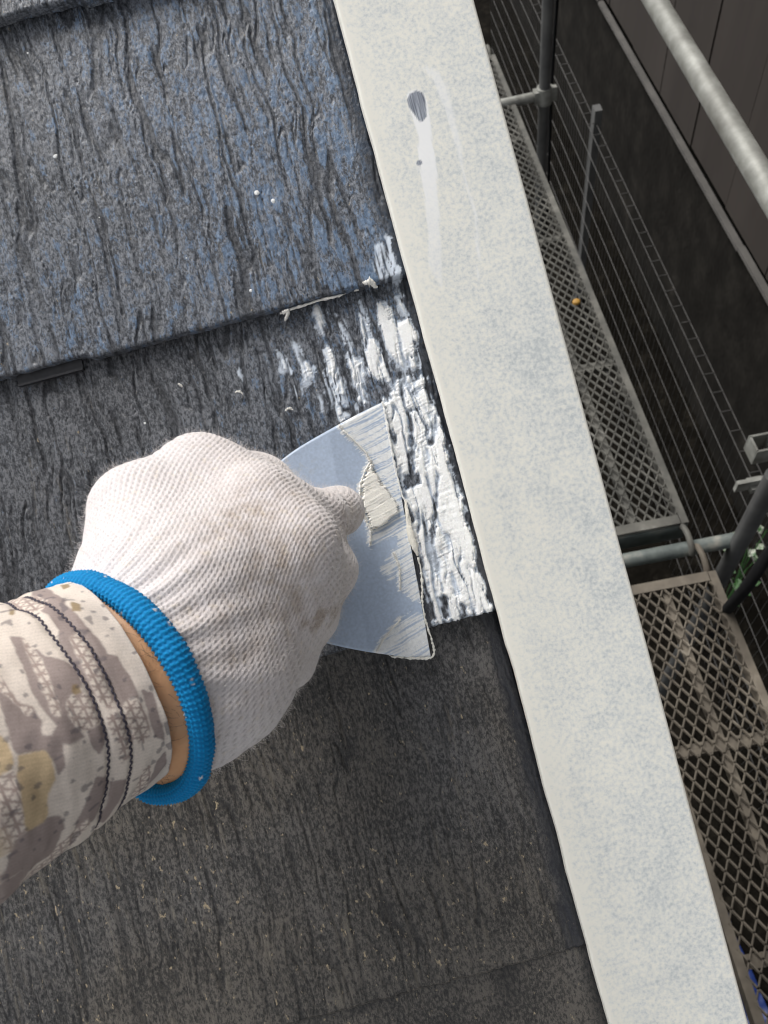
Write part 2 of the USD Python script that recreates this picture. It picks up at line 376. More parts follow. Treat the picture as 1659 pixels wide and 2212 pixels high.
M_LEAFW = mottled('variegated_leaf', [(0.42, (0.05, 0.13, 0.04)), (0.5, (0.35, 0.42, 0.30)), (0.6, (0.6, 0.62, 0.52))], 60, rough=0.5)

# ------------------------------------------------------------------ ground and the neighbour's house
cz = cam_pos[2]
GROUND = cz - 3.9
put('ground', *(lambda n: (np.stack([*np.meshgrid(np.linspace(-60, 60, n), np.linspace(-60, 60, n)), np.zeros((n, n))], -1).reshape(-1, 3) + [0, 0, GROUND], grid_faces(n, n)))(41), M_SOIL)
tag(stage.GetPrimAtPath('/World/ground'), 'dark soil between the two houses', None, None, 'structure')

wa, wb = on_level(1299, 0, 2.7), on_level(1659, 632, 2.7)      # foot of the neighbour's siding
WD = unit([*(wa - wb)[:2], 0])                                 # runs away from the viewer, level
WN = np.array([-WD[1], WD[0], 0.0])
if WN[0] > 0:
    WN = -WN                                                   # faces our roof
UP = np.array([0, 0, 1.0])
w0 = wb
LEDGE_Z = wb[2]
nb = thing('neighbour_house', 'dark brown panelled house across the narrow gap from the roof', 'house', (w0[0], w0[1], GROUND))
O = np.array([w0[0], w0[1], GROUND])
L = LEDGE_Z - GROUND
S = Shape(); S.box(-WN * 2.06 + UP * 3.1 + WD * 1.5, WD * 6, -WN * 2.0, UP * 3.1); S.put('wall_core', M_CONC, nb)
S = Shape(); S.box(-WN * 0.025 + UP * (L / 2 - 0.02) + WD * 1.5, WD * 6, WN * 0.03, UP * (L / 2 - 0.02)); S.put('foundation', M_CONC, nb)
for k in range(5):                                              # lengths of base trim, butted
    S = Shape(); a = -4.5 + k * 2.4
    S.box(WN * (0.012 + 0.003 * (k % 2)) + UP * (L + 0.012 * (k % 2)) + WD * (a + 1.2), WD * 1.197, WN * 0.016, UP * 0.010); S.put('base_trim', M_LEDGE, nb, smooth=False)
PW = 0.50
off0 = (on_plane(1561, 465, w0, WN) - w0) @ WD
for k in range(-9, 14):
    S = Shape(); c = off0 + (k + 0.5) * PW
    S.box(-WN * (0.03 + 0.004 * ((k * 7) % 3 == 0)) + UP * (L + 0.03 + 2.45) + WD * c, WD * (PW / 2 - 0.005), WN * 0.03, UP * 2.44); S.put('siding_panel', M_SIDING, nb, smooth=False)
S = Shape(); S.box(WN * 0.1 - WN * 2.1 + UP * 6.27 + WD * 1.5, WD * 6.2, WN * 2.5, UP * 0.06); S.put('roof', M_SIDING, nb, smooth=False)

# ------------------------------------------------------------------ wire fence on the ground
fa, fb = on_level(1205, 110, 2.6), on_level(1630, 1020, 2.6)
FD = unit([*(fa - fb)[:2], 0]); FN = np.array([-FD[1], FD[0], 0.0]); FN = FN if FN[0] < 0 else -FN
O = np.array([fb[0], fb[1], GROUND]); FH = fb[2] - GROUND
fence = thing('wire_fence', 'dull grey welded wire fence standing below the scaffold walkway', 'fence', O)
S = Shape()
FLEN = 5.0
for o in (-0.022, 0.022):
    S.tube([FN * o + UP * FH - FD * 1.5, FN * o + UP * FH + FD * FLEN], 0.0024, 6)
S.put('top_rail', M_FENCE, fence)
k = -0.6
while k < FLEN:
    S = Shape()
    S.tube([FN * -0.024 + UP * (FH + 0.003) + FD * k, FN * 0.024 + UP * (FH + 0.003) + FD * k], 0.0022, 5); k += 0.1
    S.put('top_rung', M_FENCE, fence)
S = Shape()
z = FH - 0.13
while z > 0.05:
    S.tube([FN * 0.022 + UP * z - FD * 1.5, FN * 0.022 + UP * z + FD * FLEN], 0.0017, 5); z -= 0.14
k = -1.5
while k < FLEN:
    S.tube([FN * 0.02 + UP * FH + FD * k, FN * 0.02 + UP * 0.02 + FD * k], 0.0011, 4); k += 0.05
S.put('wire_mesh', M_FENCE, fence)
pk = (on_plane(1279, 230, O + UP * FH, FN) - O) @ FD
for kk in (pk,):
    S = Shape(); S.box(FD * kk - FN * 0.03 + UP * (FH + 0.07) / 2, FD * 0.03, FN * 0.02, UP * (FH + 0.07) / 2)
    S.put('fence_post', M_POST, fence, smooth=False)

# ------------------------------------------------------------------ scaffold
DECK = 2.0
da, db = on_level(1128, 260, DECK), on_level(1488, 1128, DECK)
SD = unit([*(da - db)[:2], 0]); SE = np.array([SD[1], -SD[0], 0.0]); SE = SE if SE[0] > 0 else -SE    # along, and outwards


def deck_plank(name, label, near_outer, length, mat, width=0.29):
    """Expanded-metal plank; near_outer is its outer corner at the viewer's end, it runs along SD."""
    O = near_outer - SE * width
    t = thing(name, label, 'scaffold plank', O)
    fr = 0.013
    for w in (0.0105, width - 0.0105):
        S = Shape(); S.box(SE * w + SD * length / 2 - UP * 0.019, SE * 0.0105, SD * (length / 2), UP * 0.021); S.put('side_rail', mat, t, smooth=False)
    for e in (0.014, length - 0.014):
        S = Shape(); S.box(SE * width / 2 + SD * e - UP * 0.017, SE * (width / 2 - 0.0245), SD * 0.014, UP * 0.022); S.put('end_bar', mat, t, smooth=False)
    for e in (-0.002, length + 0.002):
        S = Shape(); S.box(SE * width / 2 + SD * e - UP * 0.045, SE * (width / 2 - 0.004), SD * 0.0018, UP * 0.038); S.put('end_plate', M_GREEN, t, smooth=False)
    S = Shape(); S.box(SE * width / 2 + SD * length / 2 - UP * 0.022, SE * 0.010, SD * (length / 2 - 0.03), UP * 0.012); S.put('centre_rib', mat, t, smooth=False)
    for q in range(1, 4):
        S = Shape(); S.box(SE * width / 2 + SD * (length * q / 4) - UP * 0.021, SE * (width / 2 - 0.026), SD * 0.014, UP * 0.0125); S.put('cross_bar', mat, t, smooth=False)
    S = Shape(); px_, py_ = 0.0305, 0.050
    clip = (0.02, width - 0.02, 0.025, length - 0.025)
    for i in range(-1, int(width / px_) + 2):
        for j in range(-1, int(length / py_) + 2):
            for sx in (1, -1):
                for jj in (0, 1):
                    a = np.array([i * px_, j * py_ + (jj * py_ / 2)]); b = a + np.array([sx * px_ / 2, py_ / 2])
                    if jj == 1:
                        a = np.array([(i + 0.5) * px_, j * py_ + py_ / 2]); b = a + np.array([sx * px_ / 2, py_ / 2])
                    m = (a + b) / 2
                    if not (clip[0] < m[0] < clip[1] and clip[2] < m[1] < clip[3]):
                        continue
                    d = b - a; l = np.hypot(*d); d = d / l
                    D3 = SE * d[0] + SD * d[1]; N3 = np.cross(UP, D3)
                    S.box(SE * m[0] + SD * m[1] + UP * 0.001, D3 * (l / 2 + 0.0008), N3 * 0.0015, UP * 0.0020 + N3 * 0.0012 * sx)
    S.put('expanded_mesh', mat, t, smooth=False)
    for e, s in ((0.0, -1), (length, 1)):
        for w in (0.02, width - 0.02):
            pts = [SE * w + SD * (e + s * (0.045 - 0.045 * math.cos(a)) * 1.0 - 0 * s) + UP * (-0.02 + 0.03 * math.sin(a)) for a in np.linspace(0, math.pi, 11)]
            S = Shape(); v, f = tube(pts, 0.0085, 10); S.add(v, f); S.put('hook', mat, t)
    return t


deck_plank('scaffold_plank', 'greyish expanded metal scaffold plank beside the upper verge, carrying the yellow cap', db, 2.55, M_DECK2)
near2 = on_level(1545, 1232, DECK)
LEN2 = 1.8
deck_plank('scaffold_plank', 'browner rust-stained scaffold plank nearest the viewer, below the transom tube', near2 - SD * LEN2, LEN2, M_DECK)

# transom tubes across the walkway, posts and the guard rail
tc_ = on_level(1470, 1188, DECK + 0.03)
pe = on_level(1588, 1170, DECK + 0.03)
out = (pe - tc_) @ SE
tr = thing('scaffold_transom', 'mottled grey green scaffold tube crossing between the two mesh planks', 'scaffold tube', tc_)
S = Shape(); S.tube([-SE * 0.42, SE * out], 0.021, 20); S.put('tube', M_GREEN, tr)
p2 = on_level(1600, 1168, DECK)
post2 = thing('scaffold_post', 'grey upright scaffold post at the right edge beside the black hose', 'scaffold post', (p2[0], p2[1], GROUND))
H2 = p2[2] - GROUND
S = Shape(); S.tube([UP * 0.05, UP * (H2 + 0.33)], 0.0243, 20); S.put('tube', M_POST, post2)
S = Shape(); S.tube([UP * 0, UP * 0.05], 0.06, 16); S.put('base', M_POST, post2)
wp = on_level(1643, 968, DECK - 0.12)
rel = wp - np.array([p2[0], p2[1], GROUND])
S = Shape()
for sx in (-1, 1):
    S.box(rel + SE * sx * 0.026, SE * 0.003, SD * 0.026, UP * 0.03)
    S.box(rel + SD * sx * 0.026, SE * 0.029, SD * 0.003, UP * 0.03)
S.put('wedge_pocket', M_GALV, post2, smooth=False)
S = Shape(); S.box(rel * 0.5 + UP * (rel[2] * 0.5 - 0.01) + 0 * SE, SE * 0.02, SD * 0.02, UP * 0.01); S.box((rel + UP * rel[2]) / 2 * [1, 1, 0] + UP * rel[2], SE * abs(rel @ SE) / 2 + SE * 0.004, SD * 0.006, UP * 0.02); S.put('pocket_arm', M_GALV, post2, smooth=False)

p1 = on_level(1176, 205, DECK)
post1 = thing('scaffold_post', 'dull upright scaffold post with a coupler, at the top beside the far plank', 'scaffold post', (p1[0], p1[1], GROUND))
H1 = p1[2] - GROUND
S = Shape(); S.tube([UP * 0.05, UP * (H1 + 1.9)], 0.0243, 20); S.put('tube', M_POST, post1)
S = Shape(); S.tube([UP * 0, UP * 0.05], 0.06, 16); S.put('base', M_POST, post1)
S = Shape(); S.tube([UP * (H1 - 0.035), UP * (H1 + 0.035)], 0.034, 20); S.box(UP * H1 + SE * 0.038, SE * 0.014, SD * 0.012, UP * 0.03); S.box(UP * H1 - SE * 0.036, SE * 0.012, SD * 0.02, UP * 0.026); S.put('coupler', M_GALV, post1)
tr1 = thing('scaffold_transom', 'short pale scaffold tube from the coupler of the far post towards the verge', 'scaffold tube', p1 + UP * 0.0)
S = Shape(); S.tube([-SE * 0.05, -SE * 0.62], 0.021, 20); S.put('tube', M_GALV, tr1)

ra, rb = on_level(1414, 0, 1.02), on_level(1659, 409, 1.02)
rd = unit(ra - rb)
rail = thing('guard_rail', 'pale weathered guard rail tube slanting across the top right corner', 'scaffold tube', (ra + rb) / 2)
S = Shape(); S.tube([-rd * 1.6, rd * 2.2], 0.0243, 28); S.put('tube', M_GALV, rail)

# small things out there
ym = on_level(1245, 652, DECK - 0.006)
S = Shape(); ph = np.linspace(0, 2 * np.pi, 20, endpoint=False)
prof = [(0.0135, -0.004), (0.014, 0.001), (0.012, 0.005), (0.006, 0.0065), (0.0, 0.007)]
vv = np.array([[r * math.cos(a), r * math.sin(a) * 0.9, zz] for r, zz in prof for a in ph]); ff = []
for i in range(4):
    for j in range(20):
        ff.append([i * 20 + j, i * 20 + (j + 1) % 20, (i + 1) * 20 + (j + 1) % 20, (i + 1) * 20 + j])
ymk = put('yellow_cap', vv, ff, M_YELLOW); ymk.AddTranslateOp().Set(Gf.Vec3d(*ym))
tag(ymk, 'small round ochre yellow cap lying on the far mesh plank', 'cap')


def spline(pts, n):
    from scipy.interpolate import CubicSpline
    pts = np.asarray(pts, float); t = np.r_[0, np.cumsum(np.linalg.norm(np.diff(pts, axis=0), axis=1))]
    return CubicSpline(t, pts)(np.linspace(0, t[-1], n))


hp = [on_level(x, y, d) for x, y, d in [(1760, 1090, 1.60), (1690, 1165, 1.68), (1655, 1205, 1.74), (1622, 1255, 1.80), (1590, 1295, 1.9), (1560, 1335, 2.2), (1540, 1370, 2.6)]]
v, f = tube(spline(hp, 40) - hp[3], 0.0145, 14)
hose = put('hose', v, f, M_RUBBER); hose.AddTranslateOp().Set(Gf.Vec3d(*hp[3])); tag(hose, 'thick black rubber hose hanging over the right edge beside the grey post', 'hose')
hp = [p1 + SE * 0.045 + UP * h + SD * o for h, o in [(1.9, 0), (1.0, 0.0), (0.5, 0.02), (0.0, 0.05), (-0.4, 0.03), (-0.9, 0.02), (-1.6, 0.02)]]
v, f = tube(spline(hp, 40) - hp[3], 0.007, 10)
cable = put('cable', v, f, M_RUBBER); cable.AddTranslateOp().Set(Gf.Vec3d(*hp[3])); tag(cable, 'thin black cable hanging down beside the far scaffold post', 'cable')

tp = on_level(1606, 2130, 3.86)
n = 40
gx, gy = np.meshgrid(np.linspace(-0.05, 0.05, n), np.linspace(-0.26, 0.26, n))
gz = 0.10 * fbm(np.stack([gx * 6, gy * 6, gx * 0], -1), 4, 5)
tv = np.stack([gx, gy, gz], -1).reshape(-1, 3)
tarp = put('tarpaulin', tv, grid_faces(n, n), M_TARP); tarp.AddTranslateOp().Set(Gf.Vec3d(tp[0], tp[1], GROUND + 0.01)); tag(tarp, 'crumpled blue tarpaulin on the ground far below the near plank', 'tarpaulin')


def leafy(name, label, pos, count, mat, seed, spread=0.16, size=0.035, height=0.5):
    r = np.random.default_rng(seed)
    t = thing(name, label, 'plant', pos)
    S = Shape()
    for k in range(5):
        a = r.uniform(0, 6.28); S.tube(np.array([[0, 0, 0], [0.03 * math.cos(a), 0.03 * math.sin(a), height * .5], [spread * .6 * math.cos(a), spread * .6 * math.sin(a), height * .9]]), [0.004, 0.003, 0.002], 5)
    S.put('stem', M_LEAF, t)
    S = Shape()
    for k in range(count):
        a, rr, h = r.uniform(0, 6.28), spread * math.sqrt(r.uniform()), height * r.uniform(.45, 1.0)
        c = np.array([rr * math.cos(a), rr * math.sin(a), h]); d = unit([math.cos(a) + r.normal() * .5, math.sin(a) + r.normal() * .5, r.uniform(-.3, .4)]); s = np.cross(UP, d); s = unit(s); l = size * r.uniform(.7, 1.3); w = l * .45
        nn = np.cross(d, s)
        S.add([c, c + d * l * .5 + s * w + nn * .004, c + d * l * 1.1, c + d * l * .5 - s * w + nn * .004, c + d * l * .5], [[0, 4, 1], [1, 4, 2], [0, 3, 4], [4, 3, 2]])
    S.put('foliage', mat, t, smooth=False)


g1 = on_level(1640, 1165, 3.45); leafy('leafy_plant', 'small white-edged green plant low behind the hose at the right edge', (g1[0], g1[1], GROUND), 12, M_LEAFW, 3, 0.11, 0.05)
g2 = on_level(1600, 1245, 3.55); leafy('leafy_plant', 'small plain green plant just below the white-edged one, left of the hose', (g2[0], g2[1], GROUND), 9, M_LEAF, 4, 0.07, 0.045, 0.4)

# ------------------------------------------------------------------ our house: wall, roof board, tiles, verge flashing
VL, VR, VH = 39.5, 111.5, 17.0      # verge flashing: left and right edge and height over the roof (mm), set from the trace below
vl = np.mean([rp(x, y, VH)[0] for x, y in [(725, 0), (885, 590), (985, 980), (1105, 1430), (1200, 1790), (1310, 2212)]])
vr = np.mean([rp(x, y, VH)[0] for x, y in [(1045, 0), (1165, 510), (1240, 820), (1335, 1170), (1440, 1560), (1610, 2212)]])
VL, VR = vl, vr
house = thing('house', 'house under repair with dark slate roof and cream primed verge', 'house', roof=True)
KX = 1e-3
RN = np.random.default_rng(7)
# gable wall stands plumb under the roof: built in the roof frame by turning world axes back
wx = lambda p: (RM.T @ np.asarray(p, float))
S = Shape()
tp_ = math.tan(PITCH)
corner = [(-0.8, -0.8 * tp_ - 0.06), (0.8, 0.8 * tp_ - 0.06), (0.8, GROUND), (-0.8, GROUND)]
xr_ = (VR - 60) * KX
wv = np.array([wx([x, y, z]) for x in (xr_ - 3.0, xr_) for y, z in corner])
S.add(wv, [[0, 3, 2, 1], [4, 5, 6, 7], [0, 1, 5, 4], [1, 2, 6, 5], [2, 3, 7, 6], [3, 0, 4, 7]])
S.put('wall', M_WALLH, house, smooth=False)
S = Shape(); S.box([(VR - 6) * KX - 0.75, 0, -0.0185], [0.75, 0, 0], [0, 1.0, 0], [0, 0, 0.009]); board = S.put('roof_board', M_DARK, house, smooth=False)

EXPO = 182.0
y1 = rp(885, 590, 7)[1]
y2 = rp(1072, 1316, 5)[1]
EXPO = y1 - y2
STEP = 7.5
TR = VL + 3.0                       # right ends of the tiles (mm)

# traces of the putty worked over the second course, roof millimetres
Q8 = lambda pts: [(576 + x * .248, 576 + y * .248) for x, y in pts]
Q2 = lambda pts: [(494 + x * .446, 494 + y * .446) for x, y in pts]
patches = [   # outline, strength
    (Q8([(400, 340), (450, 330), (495, 390), (490, 470), (470, 540), (450, 560), (420, 500), (450, 470), (455, 400), (420, 400), (400, 420)]), 0.8),
    (Q8([(560, 310), (600, 350), (640, 430), (690, 430), (705, 560), (750, 660), (740, 710), (690, 780), (680, 760), (715, 700), (670, 560), (660, 470), (600, 400)]), 0.55),
    (Q8([(820, 290), (850, 380), (880, 490), (890, 590), (980, 640), (1040, 720), (1040, 760), (1090, 830), (1130, 950), (1130, 1050), (980, 1000), (900, 930), (870, 880), (850, 760), (840, 640), (840, 480)]), 1.0),
    (Q8([(975, 300), (1035, 300), (1080, 360), (1110, 460), (1220, 450), (1290, 490), (1350, 550), (1350, 610), (1285, 660), (1300, 760), (1320, 870), (1270, 920), (1300, 980), (1380, 950), (1440, 850), (1450, 900), (1400, 1000), (1330, 1060), (1290, 1200), (1330, 1440), (1080, 1440), (1100, 1250), (1060, 1100), (1130, 950), (1110, 850), (1060, 740), (1010, 600), (990, 440)]), 1.0),
    (Q8([(470, 720), (560, 720), (600, 790), (610, 860), (650, 920), (700, 1040), (720, 1180), (745, 1290), (690, 1290), (650, 1150), (580, 1010), (510, 930), (480, 820)]), 0.62),
    (Q8([(500, 1000), (560, 1000), (620, 1120), (680, 1290), (640, 1330), (560, 1280), (520, 1130)]), 0.42),
    (Q8([(720, 780), (770, 770), (830, 790), (870, 860), (900, 930), (880, 960), (870, 1040), (910, 1140), (840, 1180), (780, 1220), (770, 1160), (800, 1090), (750, 1000), (710, 880)]), 0.8),
    (Q8([(250, 660), (330, 800), (410, 900), (390, 960), (330, 1100), (290, 1100), (270, 1020), (310, 950), (325, 850)]), 0.4),
    (Q8([(90, 720), (150, 800), (200, 900), (170, 940), (120, 900)]), 0.33),
    (Q8([(1110, 250), (1190, 230), (1200, 330), (1220, 420), (1180, 400)]), 0.45),
    (Q2([(735, 835), (800, 790), (960, 780), (1020, 860), (1060, 1000), (1090, 1130), (1130, 1240), (1165, 1400), (1205, 1500), (1205, 1570), (1180, 1600), (1240, 1700), (1245, 1790), (1285, 1820), (1275, 1850), (985, 1925), (960, 1800), (930, 1620), (880, 1400), (830, 1200), (790, 1000)]), 1.0),
    (Q2([(960, 650), (990, 640), (1030, 800), (1070, 950), (1100, 1150), (1060, 1050), (1000, 900)]), 0.42),
    (Q2([(20, 690), (60, 700), (30, 730)]), 0.5), (Q2([(700, 30), (760, 20), (840, 120), (850, 215), (745, 250), (720, 150)]), 0.5),
]
gaps = [Q8([(870, 950), (950, 990), (1000, 1040), (960, 1060), (890, 1080)]), Q8([(910, 1120), (960, 1120), (990, 1160), (930, 1180)]), Q8([(710, 1040), (780, 1120), (770, 1160), (720, 1140)]),
        Q2([(860, 890), (885, 900), (900, 1090), (900, 1200), (880, 1200), (875, 1000)]), Q2([(960, 940), (975, 960), (980, 1040), (965, 1050)]), Q2([(1000, 1160), (1025, 1200), (1000, 1420), (985, 1520), (975, 1480), (1000, 1330)]),
        Q2([(960, 1820), (985, 1810), (990, 1880), (970, 1890)]), Q2([(1030, 1790), (1050, 1800), (1060, 1870), (1040, 1880)]), Q2([(1125, 1820), (1145, 1830), (1150, 1870), (1130, 1875)]), Q2([(845, 1330), (905, 1400), (890, 1420), (850, 1370)]), Q8([(1230, 1240), (1320, 1230), (1320, 1250), (1235, 1270)]), Q2([(850, 1200), (920, 1190), (930, 1230), (860, 1260)]), Q8([(1100, 800), (1130, 900), (1110, 930), (1080, 850)])]
patch_p = [(Polygon(rps(p, 5)).buffer(0), s) for p, s in patches]
gap_p = [Polygon(rps(p, 5)).buffer(0) for p in gaps]


def putty_field(x, y):
    """Putty on the tiles: how much lies at (x, y), about 0 (bare) to 1 and more (thick)."""
    p3 = np.stack([x, y, np.zeros_like(x)], -1)
    x0_, y0_ = x, y
    wx1 = fbm(p3 * [0.055, 0.045, 1] + [0, 0, 5], 3, 27) - 0.5; wy1 = fbm(p3 * [0.07, 0.05, 1] + [0, 0, 6], 3, 28) - 0.5; wx2 = fbm(p3 * [0.30, 0.16, 1] + [0, 0, 8], 3, 29) - 0.5
    xw, yw = x + 10 * wx1 + 2.6 * wx2, y + 30 * wy1
    p3 = np.stack([xw, yw, np.zeros_like(x)], -1)
    n1 = fbm(p3 * [0.42, 0.20, 1], 5, 21) - 0.5            # blotches
    n2 = fbm(p3 * [0.36, 0.030, 1] + [0, 0, 3], 4, 23) - 0.5   # follow the grain of the slate
    rot = np.stack([x * 0.985 + y * 0.17 + 12 * wy1, -x * 0.17 + y * 0.985 + 5 * wx1 + 1.2 * wx2, np.zeros_like(x)], -1)
    n3 = fbm(rot * [0.09, 1.5, 1], 3, 25) - 0.5            # scraped sideways
    best = np.full(x.shape, -9.0)
    for poly, s in patch_p:
        d = sdist(poly, x, y)
        best = np.maximum(best, np.where(d > -90, np.clip((d + n1 * 3.6 + n2 * 3.4 + n3 * 1.4) / 4.0 + 0.25, -1, 0.88) * s, -9))
    for g in gap_p:
        d = sdist(g, x, y)
        best = np.where(d > -6, best - 1.0 * smoothstep(-1.6, 0.9, d + n1 * 4.0 + n2 * 3.0), best)
    hh_, gg_ = tile_relief(x, y, 2)
    val = best + 0.30 + (n2 * 1.25 + n3 * 0.30 + n1 * 0.45) - 0.62 * gg_ * smoothstep(1.25, 0.75, best) + 0.16 * hh_ - 0.75 * (best < 0.02) * 0.3 - 0.9 * smoothstep(4.5, 0.5, VL - x + n1 * 5)
    return np.where(best > -5, val, -1.0)


def tile_relief(x, y, k, strength=1.0):
    p = np.stack([x, y, np.full_like(x, k * 37.0)], -1)
    wob = fbm(p * [0.035, 0.028, 1], 4, 3) - 0.5
    fine = fbm(p * [0.25, 0.12, 1], 3, 5) - 0.5
    y = y + 26 * (fbm(p * [0.05, 0.03, 1] + [0, 0, 7.5], 3, 6) - 0.5) + 6 * (fbm(p * [0.21, 0.11, 1] + [0, 0, 3.5], 2, 8) - 0.5)
    xx = x + 9 * wob + 1.6 * fine
    q = np.stack([xx * 0.145, y * 0.0125, np.full_like(x, k * 11.3)], -1)
    g = np.zeros_like(x)
    for o, (sc, th) in enumerate(((1.0, 0.952), (1.75, 0.962))):
        nn = fbm(q * sc, 2, 40 + o)
        r = 1 - np.abs(2 * nn - 1)
        brk = smoothstep(0.30, 0.46, fbm(np.stack([xx * 0.12, y * 0.03, np.full_like(x, k * 3.0 + o)], -1), 3, 60 + o))
        g = np.maximum(g, smoothstep(th - 0.05, th + 0.03, r) * brk * (1.0 if o == 0 else 0.7))
    side = fbm(np.stack([xx * 0.32, y * 0.05, np.full_like(x, k * 5.0)], -1), 4, 80) - 0.5
    grain = fbm(p * [1.1, 0.55, 1], 3, 90) - 0.5
    strength = strength * (0.6 if k == 3 else 1.0)
    h = (-1.0 * g + 0.95 * side + 0.42 * grain) * strength
    return h, g


def tile_mesh(k, x0, x1, ye, fine, notch=None, xs=None):
    """Tile of course k: lower edge at ye, right end at x1; a fine grid where the picture sees it."""
    if fine:
        xs = np.r_[np.arange(x0, xs, 14.0), np.arange(xs, x1, 0.62), x1]
        yy = np.r_[np.arange(-0.0, EXPO + 6, 0.62), np.linspace(EXPO + 8, EXPO + 60, 12)]
    else:
        xs = np.r_[np.arange(x0, x1, 12.0), x1]; yy = np.r_[np.arange(0.0, EXPO + 60, 6.0)]
    nx = len(xs)
    X, E = np.meshgrid(xs, yy)
    px3 = np.stack([xs * 0.22, np.full(nx, k * 9.7), np.zeros(nx)], -1)
    edge = ye + (fbm(px3, 4, 11) - 0.5) * 1.5
    if notch is not None:
        edge = edge + 2.4 * smoothstep(notch + 3.0, notch - 3.0, xs)
    Y = edge[None] + E
    h, g = tile_relief(X, Y, k)
    zt = STEP * np.clip(1 - E / EXPO, -0.4, 1) + h + (6.0 if k == 4 else 0.0)
    zt = zt - 0.9 * smoothstep(1.6, 0.0, E) ** 2                                        # worn lower arris
    right = smoothstep(2.5, 0.0, x1 - X); zt = zt - 0.8 * right
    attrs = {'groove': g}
    # skirt: lower edge row turned down, and the right end turned down
    down = lambda z: z - 5.0
    X = np.vstack([X[:1], X]); Y = np.vstack([Y[:1] - 0.15 * 0, Y]); Z = np.vstack([zt[:1] - 5.5, zt])
    attrs = {a: np.vstack([b[:1], b]) for a, b in attrs.items()}
    X = np.hstack([X, X[:, -1:]]); Y = np.hstack([Y, Y[:, -1:]]); Z = np.hstack([Z, Z[:, -1:] - 5.0]); Z[0, -1] = Z[0, -2]
    attrs = {a: np.hstack([b, b[:, -1:]]) for a, b in attrs.items()}
    return X, Y, Z, attrs


def blue_amount(x, y, k):
    """Amount of blue, from the old coat and from sheen painted into the colour, fading from the verge side to the left and down the slope."""
    big = fbm(np.stack([x * 0.012, y * 0.012, np.full_like(x, 2.0)], -1), 3, 31) - 0.5
    if k <= 1:
        base = 0.34 + 0.36 * smoothstep(-190, 10, x) + 0.12 * smoothstep(y1 + 150, y1, y)
    elif k == 2:
        base = 0.24 + 0.32 * smoothstep(-150, 10, x) - 0.30 * smoothstep(y2 + 120, y2 + 20, y)
    else:
        base = -0.28 + 0.05 * smoothstep(-60, 30, x)
    return np.clip(base + 0.5 * big, -0.6, 1)


for k in range(-3, 8):
    ye = y1 + (1 - k) * EXPO
    fine = 0 <= k <= 3
    x0 = TR - 910 if k % 2 else TR - 455
    x1 = TR + RN.uniform(-2.2, 1.0)
    notch = {1: rp(195, 782, 6)[0], 0: rp(172, 3, 6)[0]}.get(k)
    X, Y, Z, at = tile_mesh(k, x0, x1, ye, fine, notch, xs=-262 if k < 3 else -300)
    m = X.size
    at['blue'] = blue_amount(X, Y, k)
    at['tan'] = np.full(X.shape, 0.5 if k < 3 else 0.85) + 0.9 * (fbm(np.stack([X * .02, Y * .02, X * 0 + k], -1), 3, 55) - .5)
    rim = smoothstep(12.5, 5.0, x1 - X + 5 * (fbm(np.stack([X * .1, Y * .08, X * 0], -1), 3, 57) - .5))
    at['rim'] = rim * 0.8
    film = np.zeros(X.shape)
    if k in (1, 2):
        film = np.clip(putty_field(X, Y), -1, 2)
        thin = smoothstep(0.02, 0.55, film)
        # loose smears left of the worked strip
        film = 0.92 * thin
    at['film'] = film
    V = np.stack([X, Y, Z], -1).reshape(-1, 3) * KX
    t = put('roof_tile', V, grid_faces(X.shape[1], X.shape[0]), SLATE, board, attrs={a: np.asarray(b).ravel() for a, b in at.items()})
    if k == 2:
        tag(t, 'tile with white putty scraped over its right end')
        tile2 = (X, Y, Z)
    if k % 2 == 0:       # second piece of the course
        Xb, Yb, Zb, ab = tile_mesh(k, x0 - 912, x0 - 2, ye, False)
        z = np.zeros(Xb.size)
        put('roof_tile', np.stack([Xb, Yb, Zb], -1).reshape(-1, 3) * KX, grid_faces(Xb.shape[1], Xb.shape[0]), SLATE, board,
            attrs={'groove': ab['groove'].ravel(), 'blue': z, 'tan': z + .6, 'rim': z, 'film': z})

# spacer tabs pushed between the courses
for (a, b) in (((38, 829), (178, 792)), ((478, 2212), (586, 2190))):
    A, B = rp(*a, 4), rp(*b, 4)
    d = unit(B - A); nrm = np.array([-d[1], d[0], 0]); c = (A + B) / 2; l = np.linalg.norm(B - A) / 2
    S = Shape(); S.box((c + nrm * 2.2 - [0, 0, 2.0]) * KX, d * l * KX, nrm * 3.6 * KX, np.array([0, 0, 1.0]) * KX)
    S.box((c - nrm * 1.0 - [0, 0, 1.0]) * KX, d * l * KX, nrm * 0.6 * KX, np.array([0, 0, 1.6]) * KX)
    S.put('spacer_tab', M_SPACER, house, smooth=False)

# verge flashing: folded sheet, lip on the left, flat top, rounded right edge with a long drop
rr = 2.4
prof = [(VL + 1.2, VH - 10.5), (VL + 0.3, VH - 9.0), (VL, VH - 7)]
prof += [(VL, VH - 3)] + [(VL + 1.3 - 1.3 * math.cos(a), VH - 1.3 + 1.3 * math.sin(a)) for a in np.linspace(0, math.pi / 2, 6)]
prof += [(x, VH) for x in np.arange(VL + 2.0, VR - rr - .3, 0.6)]
prof += [(VR - rr + rr * math.sin(a), VH - rr + rr * math.cos(a)) for a in np.linspace(0, math.pi / 2, 9)]
prof += [(VR, VH - q) for q in (6, 12, 30, 60, 95)] + [(VR + 3, VH - 101), (VR + 8, VH - 103)]
prof = np.array(prof)
ys = np.r_[np.arange(-900, -300, 30.0), np.arange(-300, 320, 0.8), np.arange(320, 900, 30.0)]
Yg, Xg = np.meshgrid(ys, prof[:, 0], indexing='ij')
Zg = np.broadcast_to(prof[:, 1][None], Xg.shape).copy()
p3 = np.stack([Xg, Yg, Zg * 0], -1)
